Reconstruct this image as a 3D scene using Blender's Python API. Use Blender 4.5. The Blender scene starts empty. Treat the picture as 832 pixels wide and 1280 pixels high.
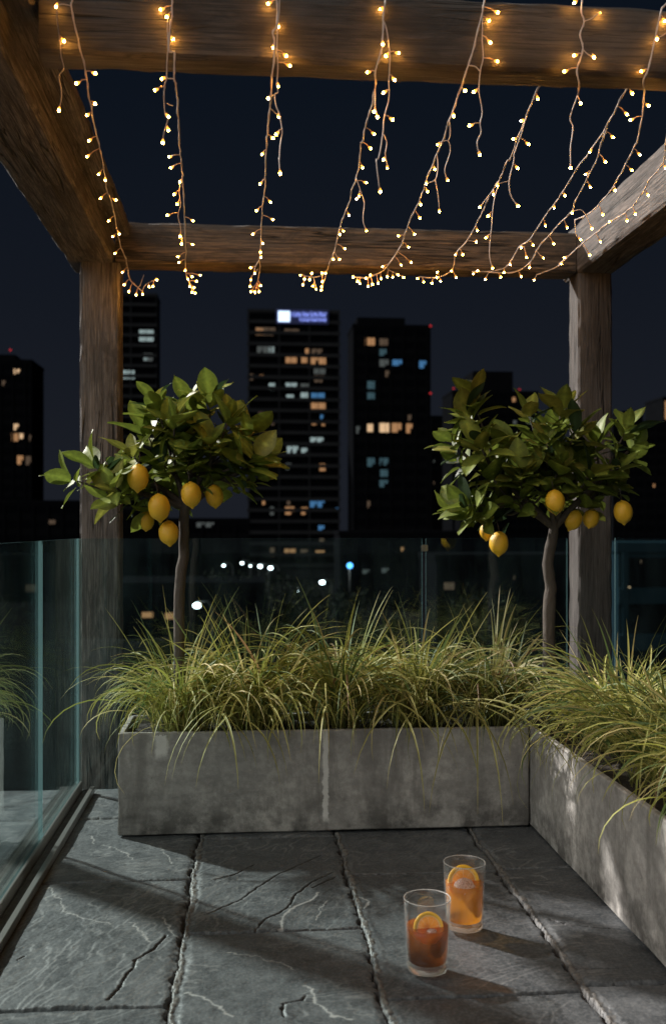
import bpy, bmesh, math, random
import numpy as np
from mathutils import Vector, noise, Matrix
R = math.radians
rnd = random.Random(7)
sc = bpy.context.scene
COL = sc.collection

# ------------------------------------------------------------------ camera model
F = 1256.0; CX = 416.0; HY = 660.0; H = 1.1; TH = R(4.733)
CT, ST = math.cos(TH), math.sin(TH)
def at(px, py, Y):
    """point of the place seen at photo pixel px,py that stands Y metres down the terrace"""
    r = (px - CX) / F; u = -(py - HY) / F
    d = Y / (CT - r * ST)
    return Vector((d * (ST + r * CT), Y, H + u * d))
def at_z(px, py, z):
    r = (px - CX) / F; u = -(py - HY) / F
    d = (z - H) / u
    return Vector((d * (ST + r * CT), d * (CT - r * ST), z))

# ------------------------------------------------------------------ object helpers
def link(o, parent=None):
    COL.objects.link(o)
    if parent is not None: o.parent = parent
    return o
def mesh_obj(name, verts, faces, mats, parent=None, smooth=False, mat_idx=None):
    me = bpy.data.meshes.new(name)
    me.from_pydata([tuple(v) for v in verts], [], faces)
    if not isinstance(mats, (list, tuple)): mats = [mats]
    for m in mats: me.materials.append(m)
    if mat_idx is not None: me.polygons.foreach_set('material_index', mat_idx)
    if smooth: me.polygons.foreach_set('use_smooth', [True] * len(me.polygons))
    me.update()
    return link(bpy.data.objects.new(name, me), parent)
def bm_obj(name, bm, mats, parent=None, smooth=False):
    me = bpy.data.meshes.new(name); bm.to_mesh(me); bm.free()
    if not isinstance(mats, (list, tuple)): mats = [mats]
    for m in mats: me.materials.append(m)
    if smooth: me.polygons.foreach_set('use_smooth', [True] * len(me.polygons))
    return link(bpy.data.objects.new(name, me), parent)
def tag(o, label=None, cat=None, group=None, kind=None):
    if label: o['label'] = label
    if cat: o['category'] = cat
    if group: o['group'] = group
    if kind: o['kind'] = kind
    return o
def thing(name, loc, label, cat, group=None):
    o = bpy.data.objects.new(name, None); o.empty_display_size = .1
    o.location = loc; COL.objects.link(o)
    return tag(o, label, cat, group)
def bx(bm, x0, x1, y0, y1, z0, z1, bev=0):
    r = bmesh.ops.create_cube(bm, size=1)
    for v in r['verts']:
        v.co = Vector(((x0 + x1) / 2 + v.co.x * (x1 - x0), (y0 + y1) / 2 + v.co.y * (y1 - y0), (z0 + z1) / 2 + v.co.z * (z1 - z0)))
    if bev:
        es = {e for v in r['verts'] for e in v.link_edges}
        bmesh.ops.bevel(bm, geom=list(es), offset=bev, segments=2, affect='EDGES')
def box_obj(name, b, mat, parent=None, bev=0, off=(0, 0, 0)):
    bm = bmesh.new()
    bx(bm, b[0] - off[0], b[1] - off[0], b[2] - off[1], b[3] - off[1], b[4] - off[2], b[5] - off[2], bev)
    return bm_obj(name, bm, mat, parent)
class Tube:
    def __init__(s): s.v = []; s.f = []
    def add(s, pts, rad, n=6, cap=True):
        pts = [Vector(p) for p in pts]
        if not hasattr(rad, '__len__'): rad = [rad] * len(pts)
        b = len(s.v); prev = None
        for i, p in enumerate(pts):
            t = (pts[min(i + 1, len(pts) - 1)] - pts[max(i - 1, 0)])
            if t.length < 1e-9: t = Vector((0, 0, 1))
            t.normalize()
            if prev is None:
                a = t.cross(Vector((0, 0, 1)))
                if a.length < .1: a = t.cross(Vector((1, 0, 0)))
            else:
                a = prev - t * prev.dot(t)
            a.normalize(); prev = a; c = t.cross(a)
            for k in range(n):
                q = 2 * math.pi * k / n
                s.v.append(p + (a * math.cos(q) + c * math.sin(q)) * rad[i])
        for i in range(len(pts) - 1):
            for k in range(n):
                k2 = (k + 1) % n
                s.f.append((b + i * n + k, b + i * n + k2, b + (i + 1) * n + k2, b + (i + 1) * n + k))
        if cap:
            s.f.append(tuple(b + k for k in reversed(range(n))))
            e = b + (len(pts) - 1) * n
            s.f.append(tuple(e + k for k in range(n)))
    def build(s, name, mat, parent=None, smooth=True, off=None):
        v = s.v if off is None else [p - off for p in s.v]
        return mesh_obj(name, v, s.f, mat, parent, smooth)
def lathe(prof, n=48, close=False):
    v = []; f = []
    m = len(prof)
    for (r, z) in prof:
        for k in range(n):
            a = 2 * math.pi * k / n
            v.append((r * math.cos(a), r * math.sin(a), z))
    for i in range(m - 1 + (1 if close else 0)):
        j = (i + 1) % m
        for k in range(n):
            k2 = (k + 1) % n
            f.append((i * n + k, i * n + k2, j * n + k2, j * n + k))
    return v, f
def smooth_line(pts, sub=4):
    out = []
    n = len(pts)
    for i in range(n - 1):
        p0 = pts[max(i - 1, 0)]; p1 = pts[i]; p2 = pts[i + 1]; p3 = pts[min(i + 2, n - 1)]
        for k in range(sub):
            t = k / sub
            out.append(0.5 * ((2 * p1) + (p2 - p0) * t + (2 * p0 - 5 * p1 + 4 * p2 - p3) * t * t + (3 * p1 - p0 - 3 * p2 + p3) * t ** 3))
    out.append(pts[-1])
    return out

# ------------------------------------------------------------------ materials
class N:
    def __init__(s, name):
        s.m = bpy.data.materials.new(name); s.m.use_nodes = True
        s.t = s.m.node_tree; s.t.nodes.clear()
        s.out = s.t.nodes.new('ShaderNodeOutputMaterial')
    def n(s, typ, ins=None, **kw):
        nd = s.t.nodes.new(typ)
        for k, v in kw.items(): setattr(nd, k, v)
        for k, v in (ins or {}).items():
            if isinstance(v, bpy.types.NodeSocket): s.t.links.new(v, nd.inputs[k])
            else: nd.inputs[k].default_value = v
        return nd
    def math(s, op, a, b=0.0, c=None, clamp=False):
        nd = s.t.nodes.new('ShaderNodeMath'); nd.operation = op; nd.use_clamp = clamp
        for i, v in enumerate((a, b) if c is None else (a, b, c)):
            if isinstance(v, bpy.types.NodeSocket): s.t.links.new(v, nd.inputs[i])
            else: nd.inputs[i].default_value = v
        return nd.outputs[0]
    def mix(s, f, a, b, mode='MIX'):
        nd = s.t.nodes.new('ShaderNodeMix'); nd.data_type = 'RGBA'; nd.blend_type = mode
        for k, v in ((0, f), (6, a), (7, b)):
            if isinstance(v, bpy.types.NodeSocket): s.t.links.new(v, nd.inputs[k])
            else: nd.inputs[k].default_value = v if k == 0 else (*v[:3], 1)
        return nd.outputs[2]
    def ramp(s, f, stops, interp='LINEAR'):
        nd = s.t.nodes.new('ShaderNodeValToRGB'); cr = nd.color_ramp; cr.interpolation = interp
        while len(cr.elements) < len(stops): cr.elements.new(.5)
        for e, (p, c) in zip(cr.elements, stops):
            e.position = p; e.color = (c, c, c, 1) if not hasattr(c, '__len__') else (*c, 1)
        s.t.links.new(f, nd.inputs[0]); return nd.outputs[0]
    def coords(s, scale=(1, 1, 1), obj=True, rot=(0, 0, 0), loc=(0, 0, 0)):
        tc = s.t.nodes.new('ShaderNodeTexCoord')
        mp = s.n('ShaderNodeMapping', {'Scale': scale, 'Rotation': rot, 'Location': loc})
        s.t.links.new(tc.outputs['Object'], mp.inputs[0]); return mp.outputs[0]
    def noise(s, vec, scale, detail=4, rough=.55, dist=0.0):
        return s.n('ShaderNodeTexNoise', {'Vector': vec, 'Scale': scale, 'Detail': detail, 'Roughness': rough, 'Distortion': dist}).outputs[0]
    def bump(s, h, strength=.5, dist=.01, normal=None):
        ins = {'Height': h, 'Strength': strength, 'Distance': dist}
        if normal is not None: ins['Normal'] = normal
        return s.n('ShaderNodeBump', ins).outputs[0]
    def pbr(s, col, rough=.6, normal=None, **kw):
        ins = {'Base Color': col if isinstance(col, bpy.types.NodeSocket) else (*col, 1), 'Roughness': rough}
        for k, v in kw.items(): ins[k] = v
        if normal is not None: ins['Normal'] = normal
        return s.n('ShaderNodeBsdfPrincipled', ins).outputs[0]
    def fres(s, ior):
        # same mirror strength from either side of a thin wall the light crosses unbent
        bf = s.n('ShaderNodeNewGeometry').outputs['Backfacing']
        i = s.math('ADD', ior, s.math('MULTIPLY', bf, 1.0 / ior - ior))
        return s.n('ShaderNodeFresnel', {'IOR': i}).outputs[0]
    def done(s, sh):
        s.t.links.new(sh, s.out.inputs[0]); return s.m

def simple(name, col, rough=.6, **kw):
    n = N(name); return n.done(n.pbr(col, rough, **kw))
def emis(name, col, k):
    n = N(name)
    return n.done(n.n('ShaderNodeEmission', {'Color': (*col, 1), 'Strength': k}).outputs[0])

def wood_mat(name, axis, tint=1.0, warm=0.0):
    n = N(name)
    def sc3(a, b):            # small scale along the grain
        v = [b, b, b]; v[axis] = a; return tuple(v)
    g1 = n.noise(n.coords(sc3(2.4, 26)), 1.0, 9, .75, 1.6)
    g2 = n.noise(n.coords(sc3(5, 130), loc=(3, 1, 2)), 1.0, 6, .75, .3)
    big = n.noise(n.coords(sc3(1.6, 5), loc=(7, 2, 9)), 1.0, 4, .6, .4)
    crack = n.noise(n.coords(sc3(1.2, 30), loc=(1, 5, 3)), 1.0, 2, .5, .6)
    crk = n.ramp(n.math('ABSOLUTE', n.math('SUBTRACT', crack, .53)), [(0, 1.0), (.010, .8), (.022, 0.0)])
    cm = n.ramp(n.noise(n.coords(sc3(1.5, 4), loc=(11, 4, 3)), 1.0, 2), [(.47, 0.0), (.56, 1.0)])
    crk = n.math('MULTIPLY', crk, cm)
    ln = n.noise(n.coords(sc3(1.6, 75), loc=(5, 8, 1)), 1.0, 3, .6, .5)
    ln = n.ramp(n.math('ABSOLUTE', n.math('SUBTRACT', ln, .5)), [(0, 1.0), (.012, .7), (.035, 0.0)])
    kn = n.n('ShaderNodeTexVoronoi', {'Vector': n.coords(sc3(1.6, 4.5), loc=(.3, .2, .6)), 'Scale': 1.0}).outputs[0]
    knot = n.ramp(kn, [(.0, 1.0), (.10, .8), (.2, 0.0)])
    c = n.mix(n.ramp(g1, [(.36, 0.0), (.66, 1.0)]), (.060 * tint, .047 * tint, .039 * tint), (.30 * tint, (.252 - .05 * warm) * tint, (.218 - .10 * warm) * tint))
    stn = n.noise(n.coords(sc3(3.5, 9), loc=(2, 6, 4)), 1.0, 6, .7, .8)
    c = n.mix(n.ramp(stn, [(.40, .85), (.52, 0.0)]), c, (.040 * tint, .032 * tint, .027 * tint))
    c = n.mix(n.ramp(g2, [(.40, .9), (.54, 0.0)]), c, (.026, .020, .016))
    c = n.mix(n.ramp(big, [(.35, 0.0), (.7, .6)]), c, (.17, .155, .145))
    c = n.mix(n.math('MULTIPLY', knot, .75), c, (.035, .024, .018))
    c = n.mix(n.math('MULTIPLY', ln, .75), c, (.030, .024, .020))
    c = n.mix(crk, c, (.012, .010, .008))
    h = n.math('ADD', n.math('MULTIPLY', g1, .8), n.math('MULTIPLY', g2, .6))
    h = n.math('SUBTRACT', h, n.math('MULTIPLY', crk, 1.6))
    nb = n.bump(h, 1.0, .010)
    return n.done(n.pbr(c, .78, nb))
WOOD = [wood_mat('weathered_glow_timber_x', 0, 1.0, 1.0), wood_mat('weathered_timber_y', 1, .95), wood_mat('weathered_timber_z', 2, .95)]  # x timber browned: the bulbs' orange glow is put into the far beam's colour

def concrete_mat(name, drips=(), pale=1.22):
    n = N(name); oc = n.coords()
    a = n.noise(oc, 3.0, 6, .65); b = n.noise(oc, 22.0, 6, .7); s_ = n.noise(n.coords((7, 7, 1.2)), 1.0, 5, .65, .4)
    fine = n.noise(oc, 160.0, 3, .6)
    c = n.mix(n.ramp(a, [(.3, 0.0), (.7, 1.0)]), (.20 * pale, .192 * pale, .182 * pale), (.43 * pale, .408 * pale, .378 * pale))
    c = n.mix(n.ramp(b, [(.42, .55), (.60, 0.0)]), c, (.19, .18, .168))
    c = n.mix(n.ramp(s_, [(.38, .6), (.52, 0.0)]), c, (.16, .148, .136))
    # grime that climbs from the foot of the trough
    sep = n.n('ShaderNodeSeparateXYZ', {0: oc})
    z = sep.outputs[2]
    foot = n.math('MULTIPLY', n.ramp(z, [(.02, 1.0), (.22, 0.0)]), n.ramp(n.noise(oc, 9.0, 5, .7), [(.42, 0.0), (.6, 1.0)]))
    c = n.mix(n.math('MULTIPLY', foot, .85), c, (.06, .056, .051))
    # dark pits
    pit = n.ramp(n.n('ShaderNodeTexVoronoi', {'Vector': n.coords((1, 1, 1), loc=(.1, .2, .3)), 'Scale': 55.0}).outputs[0], [(.05, 1.0), (.11, 0.0)])
    pit = n.math('MULTIPLY', pit, n.ramp(n.noise(oc, 6.0, 2), [(.5, 0.0), (.6, 1.0)]))
    c = n.mix(n.math('MULTIPLY', pit, .8), c, (.07, .066, .06))
    wob = n.noise(n.coords((6, 6, 14)), 1.0, 5, .75)
    wob2 = n.noise(n.coords((60, 60, 40)), 1.0, 3, .6)
    for (x0, w, zlo, zhi, k) in drips:
        dx = n.math('ABSOLUTE', n.math('ADD', n.math('SUBTRACT', sep.outputs[0], x0), n.math('MULTIPLY', n.math('SUBTRACT', wob, .5), .035)))
        m = n.ramp(n.math('DIVIDE', dx, n.math('MULTIPLY', n.math('ADD', wob2, .35), w * 1.15)), [(.55, 1.0), (1.0, 0.0)])
        m = n.math('MULTIPLY', m, n.ramp(wob, [(.30, .85), (.48, 1.0)]))
        zz = n.math('ADD', z, n.math('MULTIPLY', n.math('SUBTRACT', wob2, .5), .03))
        m = n.math('MULTIPLY', m, n.ramp(n.math('SUBTRACT', zz, zlo), [(0.0, 0.0), (.03, 1.0)])); m = n.math('MULTIPLY', m, n.math('LESS_THAN', zz, zhi))
        c = n.mix(n.math('MULTIPLY', m, k), c, (.78, .76, .72))
    h = n.math('ADD', n.math('MULTIPLY', b, .7), n.math('MULTIPLY', fine, .35))
    h = n.math('SUBTRACT', h, n.math('MULTIPLY', pit, .8))
    return n.done(n.pbr(c, .82, n.bump(h, .45, .004)))

def pane_mat():
    """clear toughened glass: lets light straight through, mirrors at grazing angles, a little dust"""
    n = N('toughened_glass'); oc = n.coords()
    tr = n.n('ShaderNodeBsdfTransparent', {'Color': (.87, .945, .94, 1)}).outputs[0]
    gl = n.n('ShaderNodeBsdfGlossy', {'Color': (.9, 1, 1, 1), 'Roughness': .015}).outputs[0]
    fr = n.fres(1.5)
    d1 = n.ramp(n.noise(n.coords((10, 10, 2.2)), 1.0, 6, .7), [(.38, 0.0), (.75, 1.0)])
    sp = n.ramp(n.n('ShaderNodeTexVoronoi', {'Vector': oc, 'Scale': 70.0}).outputs[0], [(.06, 1.0), (.12, 0.0)])
    sp = n.math('MULTIPLY', sp, n.ramp(n.noise(oc, 7.0, 3), [(.5, 0.0), (.62, .5)]))
    dust = n.math('ADD', n.math('MULTIPLY', d1, .030), n.math('MULTIPLY', sp, .16), clamp=True)
    df = n.n('ShaderNodeBsdfDiffuse', {'Color': (.35, .55, .60, 1)}).outputs[0]
    a = n.n('ShaderNodeMixShader', {0: n.math('MULTIPLY', fr, .9), 1: tr, 2: gl}).outputs[0]
    b = n.n('ShaderNodeMixShader', {0: dust, 1: a, 2: df}).outputs[0]
    return n.done(b)
PANE = pane_mat()
def pane_edge_mat():
    n = N('glass_polished_edge')
    a = n.pbr((.12, .20, .21), .15)
    t = n.n('ShaderNodeBsdfTranslucent', {'Color': (.15, .27, .28, 1)}).outputs[0]
    return n.done(n.n('ShaderNodeMixShader', {0: .5, 1: a, 2: t}).outputs[0])
PANE_EDGE = pane_edge_mat()
METAL_DARK = None
def metal_mat():
    n = N('dark_aluminium'); oc = n.coords((3, 60, 60))
    c = n.mix(n.noise(n.coords(), 12.0, 4), (.05, .048, .046), (.11, .105, .10))
    return n.done(n.pbr(c, n.ramp(n.noise(n.coords(), 30.0, 3), [(.3, .35), (.7, .6)]), None, Metallic=.7))
METAL_DARK = metal_mat()
METAL_LIGHT = simple('brushed_aluminium', (.45, .44, .42), .35, Metallic=.9)
STEEL = simple('glass_clamp_steel', (.6, .58, .52), .3, Metallic=1.0)

# ------------------------------------------------------------------ numpy value noise
def hashn(ix, iy, seed):
    n = (ix.astype(np.int64) * 374761393 + iy.astype(np.int64) * 668265263 + seed * 974711) & 0xffffffff
    n = ((n ^ (n >> 13)) * 1274126177) & 0xffffffff
    n = n ^ (n >> 16)
    return (n & 0xffff) / 65535.0
def vnoise(x, y, seed=0):
    ix = np.floor(x); iy = np.floor(y); fx = x - ix; fy = y - iy
    fx = fx * fx * fx * (fx * (fx * 6 - 15) + 10); fy = fy * fy * fy * (fy * (fy * 6 - 15) + 10)
    a = hashn(ix, iy, seed); b = hashn(ix + 1, iy, seed); c = hashn(ix, iy + 1, seed); d = hashn(ix + 1, iy + 1, seed)
    return (a * (1 - fx) + b * fx) * (1 - fy) + (c * (1 - fx) + d * fx) * fy
def fbm(x, y, seed=0, o=5, g=.5):
    s = 0; a = 1; t = 0
    for i in range(o):
        s = s + a * vnoise(x * 2 ** i + 17.3 * i, y * 2 ** i - 9.1 * i, seed + i); t += a; a *= g
    return s / t
def sst(a, b, x):
    t = np.clip((x - a) / (b - a), 0, 1); return t * t * (3 - 2 * t)

# ------------------------------------------------------------------ terrace floor: riven slate slabs
COLX = [-2.615, -2.127, -1.64, -1.15, -.66, -.175, .313, .800, 1.29, 1.78, 2.3]
ROWY = {3: (3.58, 2.75, 1.92, 1.09, .26), 4: (3.86, 3.17, 2.34, 1.51, .68), 5: (3.58, 2.75, 1.92, 1.09, .26), 6: (3.18, 2.33, 1.48, .65), 7: (3.19, 2.36, 1.5, .7)}
def seg_dist(X, Y, pts):
    d = np.full(X.shape, 9.0)
    for (a, b) in zip(pts[:-1], pts[1:]):
        ax, ay = a; bx_, by = b
        vx, vy = bx_ - ax, by - ay; L = vx * vx + vy * vy + 1e-12
        t = np.clip(((X - ax) * vx + (Y - ay) * vy) / L, 0, 1)
        d = np.minimum(d, np.hypot(X - ax - t * vx, Y - ay - t * vy))
    return d
def floor_xy(pts):
    return [tuple(at_z(x, y, 0)[:2]) for x, y in pts]
CRACKS = [([(208, 1170), (190, 1190), (182, 1194), (170, 1201), (167, 1212), (158, 1222), (150, 1235), (133, 1250)], .0034),
          ([(318, 1165), (330, 1150), (352, 1141), (365, 1130), (367, 1122), (388, 1104), (416, 1090)], .0026),
          ([(258, 1143), (275, 1136), (300, 1125), (322, 1110), (345, 1095), (370, 1084), (400, 1070)], .0022),
          ([(268, 1100), (292, 1094), (317, 1081)], .0024), ([(392, 1110), (405, 1103), (420, 1095)], .0026),
          ([(357, 1272), (352, 1262), (356, 1255), (378, 1252), (380, 1245)], .0030),
          ([(686, 1150), (712, 1157), (740, 1160), (790, 1165)], .0026), ([(700, 1205), (730, 1212), (780, 1210)], .002),
          ([(22, 1200), (30, 1196)], .002), ([(500, 1130), (520, 1110)], .001)]
VEINS = [([(350, 1162), (353, 1148), (362, 1138), (370, 1133), (388, 1126), (397, 1116)], .0042),
         ([(380, 1232), (390, 1238), (395, 1256), (415, 1272), (440, 1276)], .0042), ([(162, 1154), (175, 1165), (188, 1178)], .003),
         ([(205, 1148), (212, 1160), (220, 1172)], .003), ([(234, 1240), (262, 1252), (290, 1272)], .004),
         ([(440, 1118), (462, 1124), (455, 1134)], .0036), ([(285, 1190), (330, 1198), (370, 1212)], .0016),
         ([(115, 1045), (117, 1055)], .003), ([(130, 1056), (160, 1068), (165, 1076)], .0028), ([(200, 1060), (215, 1080)], .002),
         ([(60, 1110), (75, 1125), (78, 1140), (105, 1150), (140, 1156)], .0028), ([(395, 1148), (400, 1134), (410, 1125)], .002)]
def build_floor():
    xs = np.concatenate([np.arange(-2.6, -1.0, .02), np.arange(-1.0, -.70, .008), np.arange(-.70, 1.06, .0032), np.arange(1.06, 2.3, .03)])
    ys = np.concatenate([np.arange(-1.6, 1.9, .03), np.arange(1.9, 2.15, .008), np.arange(2.15, 3.66, .0032), np.arange(3.66, 4.30, .008), [4.30]])
    X, Y = np.meshgrid(xs, ys)
    wx = X + (fbm(X * 9, Y * 9, 5, 4) - .5) * .020 + (fbm(X * 60, Y * 60, 9, 3, .6) - .5) * .013
    wy = Y + (fbm(X * 9, Y * 9, 15, 4) - .5) * .012 + (fbm(X * 60, Y * 60, 19, 3, .6) - .5) * .008
    sx = np.full(X.shape, 9.0); rr_ = np.full(X.shape, 9.0)
    dj = np.full(X.shape, 9.0); tone = np.zeros(X.shape); tilt = np.zeros(X.shape); sid = np.zeros(X.shape)
    side = np.zeros(X.shape)
    for i in range(len(COLX) - 1):
        m = (wx >= COLX[i]) & (wx < COLX[i + 1])
        dx = np.minimum(wx - COLX[i], COLX[i + 1] - wx)
        rows = ROWY.get(i, (3.42, 2.6, 1.77, .94, .1))
        dr = np.full(X.shape, 9.0); row = np.zeros(X.shape)
        for ry in rows:
            dr = np.minimum(dr, np.abs(wy - ry)); row += (wy > ry)
        dd = np.minimum(dx * .62, dr * 1.25)
        dj[m] = dd[m]; side[m] = (dx < dr)[m]
        sg_ = np.where(wx - COLX[i] < COLX[i + 1] - wx, wx - COLX[i], wx - COLX[i + 1]); sx[m] = sg_[m]; rr_[m] = dr[m]
        k = i * 13 + row
        sid[m] = k[m]
    h1 = hashn(sid, sid * 3, 77); h2 = hashn(sid, sid * 5, 78); h3 = hashn(sid, sid * 7, 79)
    # riven layers: quantised, warped, different on each slab
    ang = (h1 - .5) * 1.3 + .5
    u = (X * np.cos(ang) + Y * np.sin(ang)); v = (-X * np.sin(ang) + Y * np.cos(ang))
    n1 = fbm(u * 1.7 + h2 * 40, v * 4.6 + h3 * 30, 21, 6, .52)
    q = n1 * 13
    st = np.floor(q) + sst(.86, 1.0, q - np.floor(q))
    n2 = fbm(u * 5 + h3 * 20, v * 13 + h1 * 11, 31, 5, .55)
    q2 = n2 * 9; st2 = np.floor(q2) + sst(.6, 1.0, q2 - np.floor(q2))
    rough = np.where((X > .313) & (X < .8), .35, 1.0)
    z = (st * .0009 + st2 * .0003) * rough + fbm(X * 45, Y * 45, 41, 4) * .0012 + fbm(X * 2.2, Y * 2.2, 51, 3) * .008
    z = z - z.mean()
    edge = sst(.0, .016, dj - .006)
    z = z * edge - (1 - sst(.0, .012, dj - .005)) * .004
    mh = fbm(X * 70, Y * 70, 61, 4, .65)
    wv = fbm(X * 4, Y * 7, 63, 3)
    gl_ = fbm(X * 20, Y * 20, 93, 3)
    # column joints: crumbling pale pointing on one side, an open dark gap on the other
    mw = .0035 + .011 * sst(.35, .7, wv)
    mort = sst(-.0045, -.002, sx) * (1 - sst(mw, mw + .003, sx))
    gapw = .004 + .009 * sst(.4, .62, gl_)
    gap = sst(-.0035 - gapw, -.0015 - gapw, sx) * (1 - sst(-.0045, -.002, sx))
    rg = (1 - sst(.0032, .0070, rr_)) * (.70 + .30 * sst(.3, .5, gl_))
    z = z * (1 - mort) + (-.007 + mh * .012) * mort
    z = z - gap * .014 - rg * (1 - mort) * .010
    crk = np.maximum(gap * .95, rg * (1 - mort) * .9)
    rowlite = (1 - sst(.004, .008, rr_)) * sst(.55, .66, fbm(X * 18, Y * 18, 95, 3)) * .6 * (1 - crk)
    lite = np.maximum(mort * sst(.30, .55, mh), rowlite)
    wob = (fbm(X * 50, Y * 50, 71, 3) - .5) * .014
    for pts, w in CRACKS:
        p = floor_xy(pts)
        d = seg_dist(X + wob, Y + wob[::-1, ::-1] * 0 + wob * .6, p)
        m = 1 - sst(w * .4, w * 1.3, d)
        crk = np.maximum(crk, m); z -= m * .007
        side_d = sst(0, .03, d)
        z += (1 - side_d) * .0006
    vein = np.zeros(X.shape)
    for pts, w in VEINS:
        p = floor_xy(pts)
        d = seg_dist(X + wob * 1.4, Y + wob, p)
        vein = np.maximum(vein, (1 - sst(w * .3, w * 1.2, d)) * .85)
    for sd, sc_, th in ((101, 1.0, .010), (111, 2.2, .012), (121, 3.5, .016)):
        a = fbm(u * 2.2 * sc_ + h1 * 9, v * 4.2 * sc_ + h2 * 7, sd, 5, .55)
        mk = sst(.50, .64, fbm(X * 3 + h1 * 5, Y * 3, sd + 7, 3))
        vein = np.maximum(vein, (1 - sst(th * .2, th, np.abs(a - .5))) * mk * .26 * np.where((X > .313), .45, 1.0))
    # broken edges next to the step catch pale dust
    gy, gx = np.gradient(st * rough)
    vein = np.maximum(vein, np.clip(np.hypot(gx, gy) * .7, 0, .22) * sst(.45, .6, fbm(X * 6, Y * 6, 131, 3)))
    vein *= (1 - mort)
    tone = h2 * .6 + fbm(X * 2.5 + h1 * 9, Y * 2.5, 141, 4) * .6
    ny, nx = X.shape
    V = np.stack([X, Y, z], -1).reshape(-1, 3)
    idx = np.arange(ny * nx).reshape(ny, nx)
    Q = np.stack([idx[:-1, :-1], idx[:-1, 1:], idx[1:, 1:], idx[1:, :-1]], -1).reshape(-1, 4)
    me = bpy.data.meshes.new('terrace_floor')
    me.vertices.add(len(V)); me.vertices.foreach_set('co', V.ravel())
    me.loops.add(Q.size); me.loops.foreach_set('vertex_index', Q.ravel())
    me.polygons.add(len(Q)); me.polygons.foreach_set('loop_start', np.arange(0, Q.size, 4)); me.polygons.foreach_set('loop_total', np.full(len(Q), 4))
    me.update(calc_edges=True)
    me.polygons.foreach_set('use_smooth', np.ones(len(Q), bool))
    at_ = me.attributes.new('wear', 'FLOAT_COLOR', 'POINT')
    cols = np.stack([lite, crk, vein, np.clip(tone, 0, 1)], -1).reshape(-1, 4).astype(np.float32)
    at_.data.foreach_set('color', cols.ravel())
    n = N('riven_slate')
    a = n.n('ShaderNodeAttribute', attribute_name='wear')
    sp = n.n('ShaderNodeSeparateColor', {0: a.outputs['Color']})
    oc = n.coords()
    c = n.mix(a.outputs['Alpha'], (.036, .042, .047), (.088, .094, .099))
    mot = n.noise(oc, 14.0, 7, .68)
    c = n.mix(n.ramp(mot, [(.38, .75), (.60, 0.0)]), c, (.026, .031, .036))
    fine = n.noise(oc, 120.0, 4, .7)
    c = n.mix(n.ramp(fine, [(.45, 0.0), (.72, .5)]), c, (.20, .205, .21))
    str_ = n.noise(n.coords((60, 9, 9), rot=(0, 0, .6)), 1.0, 5, .7)
    c = n.mix(n.ramp(str_, [(.55, 0.0), (.75, .35)]), c, (.20, .215, .22))
    c = n.mix(sp.outputs[2], c, (.34, .335, .325))
    mcol = n.mix(n.noise(oc, 90.0, 4), (.06, .055, .05), (.22, .21, .195))
    c = n.mix(sp.outputs[0], c, mcol)
    c = n.mix(n.math('MULTIPLY', sp.outputs[1], .93), c, (.010, .010, .011))
    h = n.math('ADD', n.math('MULTIPLY', fine, .35), n.math('MULTIPLY', n.noise(oc, 42.0, 6, .7), .9))
    h = n.math('ADD', h, n.math('MULTIPLY', n.noise(n.coords((14, 40, 9), rot=(0, 0, .5)), 1.0, 6, .65), .8))
    nb = n.bump(h, .6, .003)
    ro = n.ramp(mot, [(.3, .42), (.7, .62)])
    me.materials.append(n.done(n.pbr(c, ro, nb)))
    o = link(bpy.data.objects.new('terrace_floor', me))
    tag(o, kind='structure')
build_floor()
slabm = simple('rendered_wall', (.10, .10, .10), .9)
o = box_obj('terrace_base', (-2.7, 2.4, -1.7, 4.285, -.55, -.03), slabm); tag(o, kind='structure')

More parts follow.
